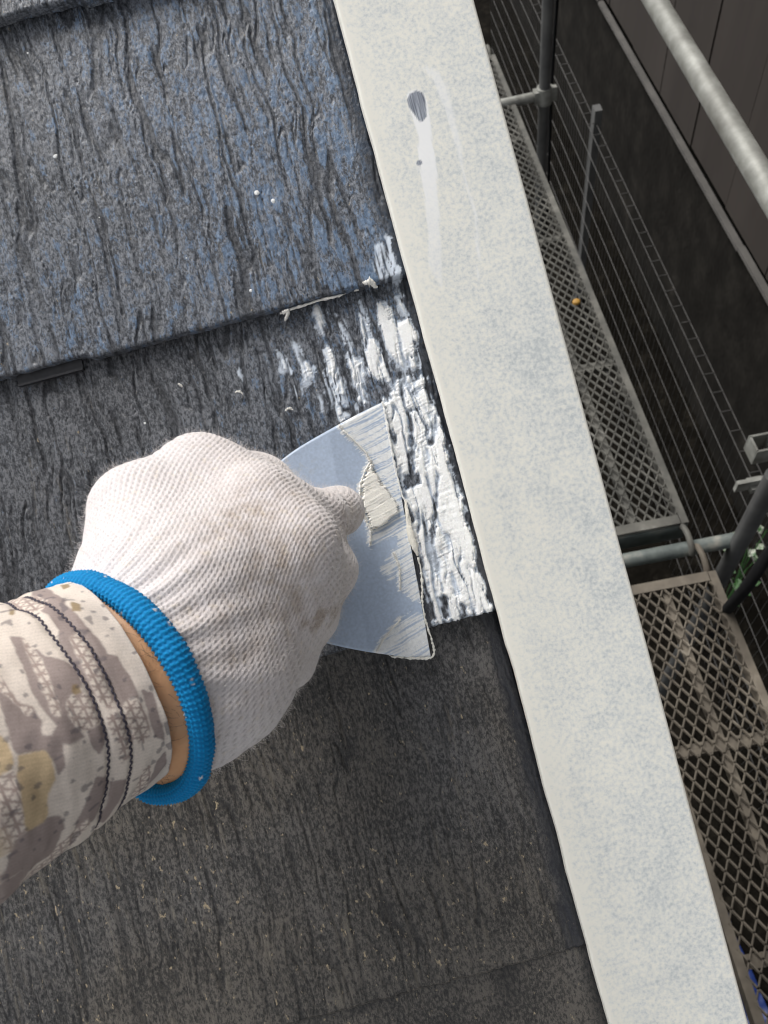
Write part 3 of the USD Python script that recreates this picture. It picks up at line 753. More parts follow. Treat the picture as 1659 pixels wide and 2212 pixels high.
wav = (fbm(p3 * [0.03, 0.012, 1], 3, 71) - 0.5)
Zg += 0.7 * wav * smoothstep(VL, VL + 10, Xg)
lipn = (fbm(np.stack([Yg * 0.05, Yg * 0, Xg * 0], -1), 4, 72) - 0.5)
Xg = Xg + 1.1 * lipn * smoothstep(VL + 12, VL, Xg) + 0.5 * (fbm(np.stack([Yg * 0.01, Yg * 0 + 5, Xg * 0], -1), 3, 73) - .5)
V7 = lambda pts: [((1300 + x / 2.011) / 1.823, (y / 2.011) / 1.823) for x, y in pts]
scr1 = Polygon(rps(V7([(610, 790), (630, 745), (680, 718), (730, 730), (752, 780), (760, 850), (765, 920), (735, 960), (705, 960), (670, 910), (625, 850)]), VH)).buffer(0.2)
scr2 = Polygon(rps(V7([(706 + 22 * math.cos(a), 1290 + 24 * math.sin(a)) for a in np.linspace(0, 6.28, 20)]), VH))
wht1 = Polygon(rps(V7([(600, 760), (650, 715), (720, 715), (765, 800), (790, 950), (820, 1180), (850, 1400), (870, 1700), (890, 2100), (885, 2300), (780, 2100), (760, 1700), (720, 1450), (690, 1250), (690, 1080), (650, 950), (610, 850)]), VH)).buffer(0)
wht2 = Polygon(rps(V7([(710, 530), (780, 520), (870, 570), (930, 680), (980, 850), (1020, 1050), (1050, 1280), (1110, 1480), (1160, 1700), (1190, 2000), (1170, 2200), (1140, 1700), (1070, 1500), (1010, 1250), (960, 1050), (900, 880), (830, 680), (750, 570)]), VH)).buffer(0)
nn = fbm(np.stack([Xg * 1.2, Yg * 0.06, Xg * 0], -1), 4, 75) - 0.5
s1 = sdist(scr1, Xg, Yg); s2 = sdist(scr2, Xg, Yg)
scrape = np.maximum(smoothstep(-0.15, 0.5, s1), smoothstep(-0.2, 0.25, s2))
w1 = sdist(wht1, Xg, Yg); w2 = sdist(wht2, Xg, Yg)
fade = smoothstep(rp(940, 640, VH)[1], rp(905, 300, VH)[1], Yg)
white = np.clip(smoothstep(-0.6, 0.8, w1 + nn * 3) * (0.35 + 0.65 * fade), 0, 1) * 0.95
white = np.maximum(white, smoothstep(-0.8, 1.6, w2 + nn * 4) * 0.5)
edge_c = 0.42 * smoothstep(3.6, 0.8, np.minimum(Xg - VL, VR - Xg + 0.8)) + 0.12 * smoothstep(16, 4, Xg - VL)
bluish = [((1150, 720), 60, 110), ((1210, 900), 60, 90), ((1120, 780), 50, 60), ((1230, 1140), 60, 120), ((1290, 1230), 50, 90), ((1390, 1800), 60, 90), ((1010, 250), 60, 90)]
cov = edge_c - 0.02 - 0.05 * smoothstep(VL + 20, VR - 15, Xg)
for (cx_, cy_), ra_, rb_ in bluish:
    q = rp(cx_, cy_, VH); k_ = DIST / FPX
    cov = cov - 0.055 * np.exp(-(((Xg - q[0]) / (ra_ * k_)) ** 2 + ((Yg - q[1]) / (rb_ * k_)) ** 2))
verge = put('verge_flashing', np.stack([Xg, Yg, Zg], -1).reshape(-1, 3) * KX, grid_faces(Xg.shape[1], Xg.shape[0]), VERGE, house,
            attrs={'cover': cov.ravel(), 'scrape': scrape.ravel(), 'white': white.ravel()})
# dark gutter strip between the tile ends and the flashing
S = Shape(); S.box([(VL + 8) * KX, 0, -0.0068], [0.012, 0, 0], [0, 0.98, 0], [0, 0, 0.0022]); S.put('drain_channel', M_DARK, house, smooth=False)

# ------------------------------------------------------------------ putty on the tiles
def white_putty_colour(n, warm=0.5):
    return np.stack([0.80 + 0 * n, 0.795 - 0.012 * warm + 0 * n, 0.775 - 0.07 * warm + 0 * n], -1)


st = 0.42
xs = np.arange(-75, TR - 0.5, st); ysm = np.arange(y2 - 1.2, y1 - 1.0, st)
X, Y = np.meshgrid(xs, ysm)
fld = putty_field(X, Y)
from scipy.interpolate import RegularGridInterpolator
tx, ty, tz = tile2
col = ty[1:, :-1]; zt2 = tz[1:, :-1]
ref_y = np.linspace(col[0].min() - 1, col[-1].max(), 500)
hgt, _ = tile_relief(X, Y, 2)
edge2 = np.interp(X[0], tx[1, :-1], ty[1, :-1])
E_ = Y - edge2[None]
zs = STEP * np.clip(1 - E_ / EXPO, -0.4, 1) + hgt - 0.9 * smoothstep(1.6, 0.0, E_) ** 2
p3 = np.stack([X * 0.985 + Y * 0.17, -X * 0.17 + Y * 0.985 + 4 * fbm(np.stack([X * .05, Y * .05, X * 0], -1), 3, 95), X * 0], -1)
strk = fbm(p3 * [0.06, 1.9, 1], 4, 91) - 0.5
lump = fbm(p3 * [0.16, 0.30, 1], 4, 93) - 0.5
thick = smoothstep(0.40, 0.92, fld)
flat = STEP * np.clip(1 - E_ / EXPO, -0.4, 1) + 0.30                      # the knife levels it over the relief
ztop = zs + thick * np.clip(flat - zs + 0.25, 0.1, 1.2) + thick * (0.14 * strk + 0.15 * lump) + 0.9 * smoothstep(0.6, 1.3, fld)
ztop = np.where(fld > 0.40, np.maximum(ztop, zs + 0.05), zs - 0.4)
ztop = np.where(E_ < 0.0, zs - 2.5, ztop)
keep = (fld > 0.36) & (E_ > -1.0) & (X < TR + 2)
F = grid_faces(X.shape[1], X.shape[0])
F = F[keep.ravel()[F].all(1)]
from scipy.sparse import coo_matrix
from scipy.sparse.csgraph import connected_components
_, lab_ = connected_components(coo_matrix((np.ones(len(F) * 4), (F.ravel(), np.roll(F, 1, 1).ravel())), shape=(X.size, X.size)), directed=False)
lf = lab_[F[:, 0]]
sizes = np.bincount(lf)
tone = (0.86 + 0.06 * strk + 0.03 * lump)
cpa = np.stack([0.56 + 0.30 * thick, 0.62 + 0.235 * thick, 0.70 + 0.13 * thick], -1) * (tone / 0.86)[..., None]
smear = thing('putty_smear', 'wet white putty scraped over the tile between the spatula and the verge', 'putty', roof=True)
for c_ in np.argsort(-sizes)[:40]:
    if sizes[c_] < 60:
        break
    Fc = F[lf == c_]
    ids = np.unique(Fc); remap = np.full(X.size, -1); remap[ids] = np.arange(len(ids))
    put('smear', np.stack([X, Y, ztop], -1).reshape(-1, 3)[ids] * KX, remap[Fc], M_PUTTY, smear, attrs={'paint': cpa.reshape(-1, 3)[ids]})


def ribbon(name, label, pts, widths, h, seed, group=None, cat='putty'):
    """A torn strand of putty along traced points."""
    P = spline([rp(x, y, hh) for (x, y), hh in zip(pts, h)], 26)
    W = np.interp(np.linspace(0, 1, 26), np.linspace(0, 1, len(widths)), widths)
    r = np.random.default_rng(seed); W = W * (1 + 0.25 * r.normal(size=26)) + 0.05
    v, f = tube(P, np.abs(W), 10)
    v = v + (noise(v * 1.3, seed)[:, None] - 0.5) * 0.5
    m = put(name, v * KX, f, M_PUTTY, attrs={'paint': np.tile([0.78, 0.75, 0.68], (len(v), 1))}, roof=True)
    return tag(m, label, cat, group)


ribbon('putty_strand', 'long thin strand of dried putty along the lower edge of the upper tile', Q8([(200, 375), (260, 355), (340, 332), (430, 300), (540, 275), (640, 250), (690, 236)]), [0.5, 0.7, 0.5, 0.6, 0.8, 0.6, 0.2], [4.5] * 7, 1)
ribbon('putty_crumb', 'torn claw-shaped putty crumb at the left end of the strand under the tile edge', Q8([(120, 405), (150, 395), (185, 385), (180, 420), (165, 470)]), [0.5, 0.9, 1.0, 0.9, 0.3], [4.5, 5, 5, 4.5, 4], 2)
ribbon('putty_crumb', 'pale putty flake stuck on the lower tile edge near the verge', Q8([(845, 150), (880, 135), (915, 140), (935, 165), (965, 178)]), [0.8, 1.7, 1.9, 1.1, 0.3], [7, 7.2, 7, 6, 5], 3)
ribbon('putty_crumb', 'tiny pale putty curl between the flake and the strand', Q8([(765, 212), (785, 205), (803, 207)]), [0.3, 0.4, 0.2], [5, 5, 5], 4)
for i, (pts, lab) in enumerate([([(384, 829), (389, 831), (394, 836)], 'small curved white crumb on the tile left of the scraped putty'), ([(508, 848), (516, 846), (524, 852)], 'small white comma-shaped crumb between the spatula and the tile edge'),
                                ([(617, 888), (624, 882), (633, 886)], 'small hooked white crumb just above the top of the spatula')]):
    ribbon('putty_crumb', lab, pts, [0.35, 0.6, 0.3], [3.8] * 3, 10 + i)
DROPS = [(118, 336, 1.9, 'white paint drop alone at the left side of the upper tile'), (556, 419, 2.1, 'left and larger of the two close white paint drops on the upper tile'),
         (591, 436, 1.9, 'right one of the two close white paint drops on the upper tile'), (544, 631, 1.3, 'white paint drop near the lower edge of the upper tile'),
         (305, 208, 0.8, 'speck of white paint high on the upper tile'), (310, 913, 1.1, 'white paint drop just above the gloved thumb side'),
         (492, 115, 0.6, 'faint white speck near the top of the upper tile'), (52, 105, 1.0, 'white paint drop in the upper left corner of the upper tile'),
         (215, 470, 0.6, 'faint white speck at mid height on the left of the upper tile'), (405, 560, 0.6, 'faint white speck above the lower edge, left of the larger drop')]
for i, (x, y, r_, lab) in enumerate(DROPS):
    q = rp(x, y, 4); hh = float(tile_relief(np.array([[q[0]]]), np.array([[q[1]]]), 1 if q[1] > y1 else 2)[0][0, 0])
    kk = 1 if q[1] > y1 else 2
    zz = STEP * (1 - (q[1] - (y1 if kk == 1 else y2)) / EXPO) + hh
    s = trimesh.creation.icosphere(2, 1.0); v = np.array(s.vertices) * [r_ * 0.62, r_ * 0.62, r_ * 0.28]
    v = v * (1 + 0.35 * (noise(v * 1.7 + i * 5, 3)[:, None] - 0.5)) + [q[0], q[1], zz + 0.12]
    m = put('paint_drop', v * KX, s.faces, M_PUTTY, attrs={'paint': np.tile([0.8, 0.8, 0.78], (len(v), 1))}, roof=True)
    tag(m, lab, 'paint drop', 'white paint drops on the tiles')

# ------------------------------------------------------------------ spatula
spat = thing('spatula', 'grey blue plastic putty spatula pressed on the tile by the gloved hand', 'spatula', roof=True)
e1, e2 = rp(826, 868, 6.0), rp(931, 1421, 10.0)
topc = [(826, 868), (780, 891), (735, 915), (690, 940), (640, 970), (600, 1000), (560, 1040), (530, 1090), (510, 1140)]
botc = [(931, 1421), (895, 1421), (850, 1416), (805, 1410), (760, 1402), (715, 1392), (660, 1375), (600, 1340), (560, 1290)]
nu, nv = 360, 210
ev = unit((e2 - e1)[:2]); en = np.array([ev[1], -ev[0]])             # along the working edge, and outwards over the putty
if en[0] < 0:
    en = -en


def blade_h(d, y):
    """Height (mm) of the blade's underside at distance d behind the working edge: it flexes where it is pressed."""
    d = np.maximum(d, 0)
    base = 9.0 + (5.0 - 9.0) * np.clip((y - e2[1]) / (e1[1] - e2[1]), -0.1, 1.1)
    return base + 0.20 * d + 0.0016 * d * d


def blade_edge(pts):
    out = []
    for x, y in pts:
        h = 6.0
        for _ in range(4):
            q = rp(x, y, h); d = (e1[:2] - q[:2]) @ en; h = blade_h(d, q[1]) + 1.2
        out.append(q)
    return np.array(out)


T_, B_ = spline(blade_edge(topc), nv), spline(blade_edge(botc), nv)
uu = np.linspace(0, 1, nu)
G = T_[:, None] * (1 - uu)[None, :, None] + B_[:, None] * uu[None, :, None]
bow = (uu * (1 - uu) * 4)[None] * np.linspace(1, 0, nv)[:, None] ** 2
G[..., :2] += en * 0.5 * bow[..., None]
dd = np.maximum((e1[:2] - G[..., :2]) @ en, 0)
th = np.clip(0.5 + dd * 0.12, 0.5, 1.7)
ztopb = blade_h(dd, G[..., 1]) + th
rim_d = np.minimum(np.minimum(np.arange(nu), np.arange(nu)[::-1])[None] * 0.385, 99)
ztopb = ztopb - 0.7 * smoothstep(2.2, 0, rim_d) ** 2
top = np.concatenate([G[..., :2], ztopb[..., None]], -1)
bot = np.concatenate([G[..., :2], blade_h(dd, G[..., 1])[..., None]], -1)
blx, bly = G[..., 0], G[..., 1]
# film of putty dragged over the blade
Q = lambda pts: Polygon(rps(Q2(pts), 9)).buffer(0)
bl_polys = [(Q([(525, 935), (560, 985), (610, 1030), (665, 1085), (700, 1130), (760, 1220), (800, 1290), (850, 1330), (800, 1100), (770, 960), (742, 832), (690, 850), (600, 890)]), 0.62),
            (Q([(690, 1125), (665, 1170), (640, 1235), (636, 1300), (655, 1380), (690, 1470), (760, 1440), (830, 1380), (835, 1330), (800, 1300), (740, 1220)]), 1.1),
            (Q([(690, 1470), (685, 1535), (740, 1500), (830, 1450), (840, 1380)]), 0.62),
            (Q([(830, 1440), (850, 1430), (880, 1540), (920, 1620), (950, 1800), (900, 1790), (840, 1740), (830, 1650), (840, 1560)]), 0.62),
            (Q([(755, 1640), (790, 1580), (840, 1540), (850, 1580), (800, 1640), (790, 1690), (765, 1680)]), 0.55),
            (Q([(720, 2035), (770, 1960), (830, 1890), (900, 1870), (960, 1880), (975, 1960), (985, 2090), (880, 2080), (780, 2060), (745, 2050)]), 0.66)]
ang = math.radians(14)
u1 = blx * math.cos(ang) + bly * math.sin(ang); u2 = -blx * math.sin(ang) + bly * math.cos(ang)
u2 = u2 + 3.0 * (fbm(np.stack([blx * .06, bly * .06, u1 * 0], -1), 3, 102) - .5)
bst = fbm(np.stack([u1 * 0.06, u2 * 1.9, u1 * 0], -1), 4, 101) - 0.5
bbl = fbm(np.stack([blx * 0.25, bly * 0.25, u1 * 0], -1), 4, 103) - 0.5
bf = np.full(blx.shape, -1.0)
for poly, s in bl_polys:
    d = sdist(poly, blx, bly)
    bf = np.maximum(bf, np.where(d > -90, (np.clip((d + bbl * 2.2 + bst * 2.5) / 1.6, -1, 1) * 0.5 + 0.5) * s, -1))
for ln in ([(525, 935), (560, 985), (610, 1030), (665, 1085), (685, 1130)], [(690, 1125), (660, 1175), (638, 1240), (636, 1310), (655, 1385), (690, 1470), (686, 1530)], [(720, 2035), (745, 1985), (790, 1930), (830, 1890)], [(830, 1740), (827, 1640), (800, 1570)]):
    dl = shapely.distance(LineString(rps(Q2(ln), 9)), shapely.points(blx, bly))
    bf = np.maximum(bf, 0.98 * smoothstep(1.9, 0.2, dl + bbl * 0.8))
lip = smoothstep(1.6, 0.2, dd) * 0.4 * (fbm(np.stack([bly * 0.2, blx * 0, blx * 0], -1), 3, 105) > 0.45)
bfilm = smoothstep(-0.10, 0.66, bf + bst * 3.8 * (bf > 0)) * 0.95
gloss = fbm(np.stack([blx * 0.03, bly * 0.03, u1 * 0], -1), 3, 107) - .5
base_c = np.stack([0.42 + 0.02 * gloss, 0.505 + 0.02 * gloss, 0.635 + 0.02 * gloss], -1)
dirt = smoothstep(0.60, 0.72, fbm(np.stack([blx * 0.5, bly * 0.5, u1 * 0 + 9], -1), 3, 109)) * smoothstep(30, 62, dd) * 0.35
cb = base_c * (1 - bfilm[..., None]) + np.array([0.84, 0.845, 0.83]) * bfilm[..., None]
cb = cb * (1 - dirt[..., None]) + np.array([0.5, 0.45, 0.33]) * dirt[..., None]
nt = nu * nv
Vb = np.vstack([top.reshape(-1, 3), bot.reshape(-1, 3)]) * KX
q = grid_faces(nu, nv)
per = np.r_[np.arange(nu), (np.arange(1, nv) * nu + nu - 1), ((nv - 1) * nu + np.arange(nu - 2, -1, -1)), (np.arange(nv - 2, 0, -1) * nu)]
sk = np.stack([per, np.roll(per, -1), np.roll(per, -1) + nt, per + nt], 1)
Fb = np.vstack([q, q[:, ::-1] + nt, sk[:, ::-1]])
v0 = Vb[Fb[0]]
if np.cross(v0[1] - v0[0], v0[2] - v0[0])[2] < 0:
    Fb = Fb[:, ::-1]
put('blade', Vb, Fb, M_BLADE, spat, attrs={'paint': np.vstack([cb.reshape(-1, 3), base_c.reshape(-1, 3)])})
# thick putty lying on the blade
keepb = bf + bst * 0.25 + bbl * 0.3 - 0.24
tk = smoothstep(0.48, 0.80, keepb)
zp = ztopb + tk * (0.5 + 1.7 * smoothstep(0.8, 1.1, bf)) + tk * (0.5 * bst + 0.5 * bbl)
zp = np.where(keepb > 0.5, np.maximum(zp, ztopb + 0.04), ztopb - 0.08)
F = q[(keepb > 0.46).ravel()[q].all(1)]
from scipy.sparse import coo_matrix
from scipy.sparse.csgraph import connected_components
nc, lab_ = connected_components(coo_matrix((np.ones(len(F) * 4), (F.ravel(), np.roll(F, 1, 1).ravel())), shape=(nt, nt)), directed=False)
tt_all = smoothstep(0.6, 1.1, bf).ravel()
flip = None
for c_ in np.unique(lab_[F[:, 0]]):
    Fc = F[lab_[F[:, 0]] == c_]
    if len(Fc) < 25:
        continue
    ids = np.unique(Fc); remap = np.full(nt, -1); remap[ids] = np.arange(len(ids))
    Vp = np.stack([blx, bly, zp], -1).reshape(-1, 3)[ids] * KX
    tt = tt_all[ids]
    cpt = np.stack([0.86 + 0.04 * tt, 0.86 + 0.0 * tt, 0.84 - 0.07 * tt], -1)
    ff = remap[Fc]
    if np.cross(Vp[ff[0, 1]] - Vp[ff[0, 0]], Vp[ff[0, 2]] - Vp[ff[0, 0]])[2] < 0:
        ff = ff[:, ::-1]
    put('putty_load', Vp, ff, M_PUTTY, spat, attrs={'paint': cpt})
# bead squeezed out along the working edge
P = spline([rp(x, y, 7.8) for x, y in [(875, 1078), (880, 1110), (884, 1140), (890, 1165), (897, 1185), (903, 1200)]], 40)
W = np.interp(np.linspace(0, 1, 40), [0, .15, .4, .65, .85, 1], [.4, 0.8, 1.3, 1.9, 1.7, .4])
v, f = tube(P, W, 12); v = v + (noise(v * 0.9, 8)[:, None] - .5) * 0.9
put('putty_bead', v * KX, f, M_PUTTY, spat, attrs={'paint': np.tile([0.83, 0.78, 0.67], (len(v), 1))})
P = spline([rp(x, y, h) for x, y, h in [(826, 868, 5.6), (842, 950, 6.2), (858, 1030, 6.8), (873, 1080, 7.2)]], 60)
v, f = tube(P, 0.35 + 0.35 * np.random.default_rng(4).random(60), 8); v = v + (noise(v * 0.8, 9)[:, None] - .5) * .8
put('putty_bead', v * KX, f, M_PUTTY, spat, attrs={'paint': np.tile([0.80, 0.79, 0.74], (len(v), 1))})
P = spline([rp(x, y, h) for x, y, h in [(903, 1205, 8), (912, 1270, 8.5), (922, 1350, 9.2), (931, 1421, 9.6), (905, 1423, 11), (870, 1420, 12.5), (840, 1416, 14)]], 90)
v, f = tube(P, 0.3 + 0.6 * np.random.default_rng(5).random(90) ** 2, 8); v = v + (noise(v * 0.8, 10)[:, None] - .5) * .9
put('putty_bead', v * KX, f, M_PUTTY, spat, attrs={'paint': np.tile([0.82, 0.79, 0.70], (len(v), 1))})
# handle inside the fist
hA, hB = (T_[-1] + B_[-1]) / 2, rp(500, 1330, 62)
hs = trimesh.util.concatenate([trimesh.creation.box([70, 30, 9])])
dz = unit(hB - hA); side = unit(np.cross([0, 0, 1.0], dz)); upn = np.cross(dz, side)
S = Shape(); S.box(((hA + hB) / 2) * KX, dz * np.linalg.norm(hB - hA) / 2 * KX, side * 13 * KX, upn * 3 * KX); S.put('handle', M_SPACER, spat, smooth=False)

# ------------------------------------------------------------------ person: arm, glove, sleeve
person = thing('person', 'worker’s arm in camouflage sleeve and white knit glove pressing a spatula down', 'person', roof=True)
AX = np.array([-0.79962126, -0.1466769, 0.58231583])                 # up the forearm, away from the hand
N1 = np.array([0.57275955, 0.10506298, 0.81296265]); N2 = np.array([-0.18042268, 0.98358917, 0.0])
A1 = np.array([-96.61480135, -30.17250262, 124.0])
RC = rp(243, 1500, 130.0)                                            # centre of the glove's hem
tt_, az_ = math.radians(50), math.radians(15)
RNn = np.array([math.cos(tt_) * math.cos(az_), math.cos(tt_) * math.sin(az_), -math.sin(tt_)])
RE1 = unit(np.array([0, 0, 1.0]) - RNn * RNn[2]); RE2 = np.cross(RNn, RE1)


def cone(p, a, b, ra, rb):
    a, b = np.asarray(a, float), np.asarray(b, float)
    ab = b - a
    t = np.clip(((p - a) @ ab) / (ab @ ab), 0, 1)
    return np.linalg.norm(p - a - t[..., None] * ab, axis=-1) - (ra + t * (rb - ra))


def smin(a, b, k):
    h = np.maximum(k - np.abs(a - b), 0) / k
    return np.minimum(a, b) - h * h * k * 0.25


J = {'K1': (rp(562, 1098, 92), 16.5), 'K2': (rp(628, 1185, 96), 17.5), 'K3': (rp(628, 1295, 88), 17), 'K4': (rp(572, 1408, 78), 16),
     'I1': (rp(684, 1118, 58), 12), 'I2': (rp(733, 1104, 34), 12),
     'M1': (rp(704, 1232, 62), 12.5), 'M2': (rp(690, 1250, 28), 12),
     'R1': (rp(662, 1332, 56), 13), 'R2': (rp(630, 1340, 25), 12),
     'P1': (rp(620, 1425, 52), 12.5), 'P2': (rp(575, 1415, 24), 11),
     'T1': (rp(310, 1112, 90), 18.5), 'T2': (rp(432, 1036, 76), 17.5), 'T3': (rp(555, 1058, 58), 15), 'T4': (rp(620, 1110, 40), 11)}
wr = [RC + RE2 * s * 9 + RNn * 4 for s in (-1, 1)]
wr2 = [RC + np.array([33, 12 + s * 14, -22]) for s in (-1, 1)]


def hand_sdf(p, shrink=0.0):
    segs = []
    r = lambda n: J[n][1]
    c = lambda n: J[n][0]
    parts = [cone(p, wr[0], wr2[0] + [0, -3, 0], 33.5, 28), cone(p, wr[1], wr2[1], 32.5, 27)]
    for n, w in (('K1', 1), ('K2', 1), ('K3', 0), ('K4', 0)):
        parts.append(cone(p, wr2[w], c(n), 24.5, r(n)))
    d = parts[0]
    for q in parts[1:]:
        d = smin(d, q, 14)
    palm = cone(p, (c('K1') + c('K2')) / 2 - [14, 4, 18], (c('K3') + c('K4')) / 2 - [14, 2, 18], 20, 20)
    d = smin(d, palm, 14)
    th = smin(cone(p, wr[1] + [6, 11, -6], c('T1'), 29, r('T1')), cone(p, c('T1'), c('T2'), r('T1'), r('T2')), 12)
    th = smin(th, cone(p, c('T2'), c('T3'), r('T2'), r('T3')), 8); th = smin(th, cone(p, c('T3'), c('T4'), r('T3'), r('T4')), 6)
    d = smin(d, th, 26)
    for a, b, e in (('K1', 'I1', 'I2'), ('K2', 'M1', 'M2'), ('K3', 'R1', 'R2'), ('K4', 'P1', 'P2')):
        fg = smin(cone(p, c(a), c(b), r(a), r(b)), cone(p, c(b), c(e), r(b), r(e)), 5)
        d = smin(d, fg, 6 if a == 'K1' else 11)
    return d + shrink


def surface_nets(fun, lo, hi, step):
    ax = [np.arange(lo[k], hi[k] + step, step) for k in range(3)]
    shp = tuple(len(a) for a in ax)
    f = np.empty(shp, np.float32)
    yy, zz = np.meshgrid(ax[1], ax[2], indexing='ij')
    for i in range(0, shp[0], 16):
        xx = ax[0][i:i + 16]
        p = np.stack(np.broadcast_arrays(xx[:, None, None], yy[None], zz[None]), -1)
        f[i:i + 16] = fun(p)
    s = f < 0
    cells = tuple(n - 1 for n in shp)
    cnt = np.zeros(cells, np.int8); acc = np.zeros(cells + (3,), np.float32); num = np.zeros(cells, np.float32)
    sl = lambda o: tuple(slice(o[k], o[k] + cells[k]) for k in range(3))
    corners = [(i, j, k) for i in (0, 1) for j in (0, 1) for k in (0, 1)]
    for o in corners:
        cnt += s[sl(o)]
    mixed = (cnt > 0) & (cnt < 8)
    for o in corners:
        for a in range(3):
            if o[a] == 0:
                o2 = list(o); o2[a] = 1
                fa, fb_ = f[sl(o)][mixed], f[sl(tuple(o2))][mixed]
                cr = (fa < 0) != (fb_ < 0)
                t = np.where(cr, fa / np.where(cr, fa - fb_, 1), 0)
                pt = np.array(o, np.float32)[None] * cr[:, None]
                pt[:, a] += t * cr
                acc[mixed] += pt; num[mixed] += cr
    idx = np.full(cells, -1, np.int64); idx[mixed] = np.arange(mixed.sum())
    pos = np.argwhere(mixed) + acc[mixed] / num[mixed][:, None]
    V = pos * step + np.asarray(lo)
    faces = []
    for a in range(3):
        b, c_ = (a + 1) % 3, (a + 2) % 3
        fa = [slice(None)] * 3; fb2 = [slice(None)] * 3
        fa[a] = slice(0, shp[a] - 1); fb2[a] = slice(1, shp[a])
        ch = s[tuple(fa)] != s[tuple(fb2)]
        at_ = np.argwhere(ch)
        at_ = at_[(at_[:, b] > 0) & (at_[:, c_] > 0) & (at_[:, b] < cells[b]) & (at_[:, c_] < cells[c_])]
        q = []
        for db_, dc in ((0, 0), (-1, 0), (-1, -1), (0, -1)):
            o = at_.copy(); o[:, b] += db_; o[:, c_] += dc
            q.append(idx[o[:, 0], o[:, 1], o[:, 2]])
        q = np.stack(q, 1)
        ins = s[at_[:, 0], at_[:, 1], at_[:, 2]]
        q = np.where(ins[:, None], q, q[:, ::-1])
        faces.append(q)
    return V, np.vstack(faces)


lo = np.array([-175.0, -130, 0]); hi = np.array([15.0, 70, 185])
cut = lambda p: -((p - RC) @ RNn) + 1.0
V, F = surface_nets(lambda p: hand_sdf(p), lo, hi, 1.0)
side_ = ((V - RC) @ RNn)
keepf = (side_[F] > 1.2).all(1)
F = F[keepf]
F = np.vstack([F[:, [0, 1, 2]], F[:, [0, 2, 3]]])
V, F = trimesh.remesh.subdivide(V, F)
ids = np.unique(F); remap = np.full(len(V), -1); remap[ids] = np.arange(len(ids)); V = V[ids]; F = remap[F]
for _ in range(2):
    d0 = hand_sdf(V); e_ = 0.3
    g_ = np.stack([hand_sdf(V + np.eye(3)[k] * e_) - d0 for k in range(3)], 1) / e_
    V = V - g_ * (d0 / np.maximum((g_ ** 2).sum(1), 1e-6))[:, None]
Nn = normals_of(V, F)
if (Nn * g_).sum() < 0:
    F = F[:, ::-1]; Nn = -Nn
# flare the glove towards its hem so that it meets the ring
sd_ = (V - RC) @ RNn
rv = V - RC - sd_[:, None] * RNn
rl = np.linalg.norm(rv, axis=1)
wgt = smoothstep(20, 0, sd_) * (rl < 80)
V = V + rv / np.maximum(rl, 1e-6)[:, None] * ((41.5 - rl) * wgt)[:, None]
# knit coordinates: wales fan out from the wrist and lean over the knuckles
F0 = rp(140, 1410, 118)
qx, qy = V[:, 0] - F0[0], V[:, 1] - F0[1]
rad = np.hypot(qx, qy); angw = np.arctan2(qy, qx)
la = math.radians(28)
w1 = angw * 52.0
w2 = -math.sin(la) * (V[:, 0] - F0[0]) + math.cos(la) * (V[:, 1] - F0[1])
mm = smoothstep(45, 105, rad)
wale = (w1 * (1 - mm) + w2 * mm) / 1.85 + 0.25 * (V[:, 2] - 90) / 1.85 * smoothstep(0.5, -0.2, Nn[:, 2])
crs = (rad * (1 - 0.3 * mm) + 0.3 * mm * (math.cos(la) * qx + math.sin(la) * qy)) / 1.6
wn = fbm(V * 0.06, 3, 111) - .5
wale = wale + wn * 0.9; crs = crs + (fbm(V * 0.06, 3, 113) - .5) * 1.5
u_ = wale - np.floor(wale)
rib = 0.5 - 0.5 * np.cos(2 * np.pi * u_)
sti = 0.5 - 0.5 * np.cos(2 * np.pi * (crs + 0.55 * np.abs(2 * u_ - 1)))
valley = 1 - rib
hole = smoothstep(0.45, 0.95, valley) * smoothstep(0.45, 0.95, 1 - sti)
knit = 1 - 0.34 * valley - 0.36 * hole - 0.10 * (1 - sti)
# gathers from the elastic wrist
gat = smoothstep(95, 20, rad) * (np.sin(angw * 40 + 5 * fbm(V * 0.03, 3, 115)) * 0.5 + np.sin(angw * 23 + 2) * 0.4) * smoothstep(math.radians(65), math.radians(15), angw)
fold = fbm(V * np.array([0.03, 0.05, 0.05]), 3, 117) - .5
V = V + Nn * (0.60 * (knit - 0.5) + 1.7 * gat + 2.4 * fold)[:, None]
# cotton colour and grime
P2 = V[:, :2]
grime = np.zeros(len(V))
for (gx_, gy_, rx_, ry_, am) in [(560, 1120, 90, 60, .5), (610, 1200, 90, 80, .6), (520, 1290, 130, 45, .4), (640, 1290, 80, 80, .45), (690, 1335, 45, 22, 1.3), (560, 1370, 60, 25, .5), (750, 1110, 22, 30, .5), (740, 1150, 20, 30, .5), (690, 1440, 25, 30, .35), (480, 1160, 70, 60, .3), (640, 1080, 40, 30, .3)]:
    q_ = rp(gx_, gy_, 100); k_ = 300 / FPX
    grime = np.maximum(grime, am * np.exp(-(((P2[:, 0] - q_[0]) / (rx_ * k_)) ** 2 + ((P2[:, 1] - q_[1]) / (ry_ * k_)) ** 2)))
gn = fbm(V * 0.22, 4, 119); gn2 = fbm(V * 0.9, 3, 121)
gr = np.clip(1.0 * grime * smoothstep(0.15, 0.75, gn) * (0.4 + 1.2 * gn2) + 0.40 * smoothstep(-95, -45, V[:, 0]) * gn * (0.4 + 1.2 * gn2), 0, 0.9)
cl = np.array([0.81, 0.755, 0.745]) * (1 - gr[:, None]) + np.array([0.46, 0.375, 0.31]) * gr[:, None]
ye_ = smoothstep(0.62, 0.75, fbm(V * 0.5, 3, 123)) * 0.25
cl = cl * (1 - ye_[:, None]) + np.array([0.78, 0.66, 0.48]) * ye_[:, None]
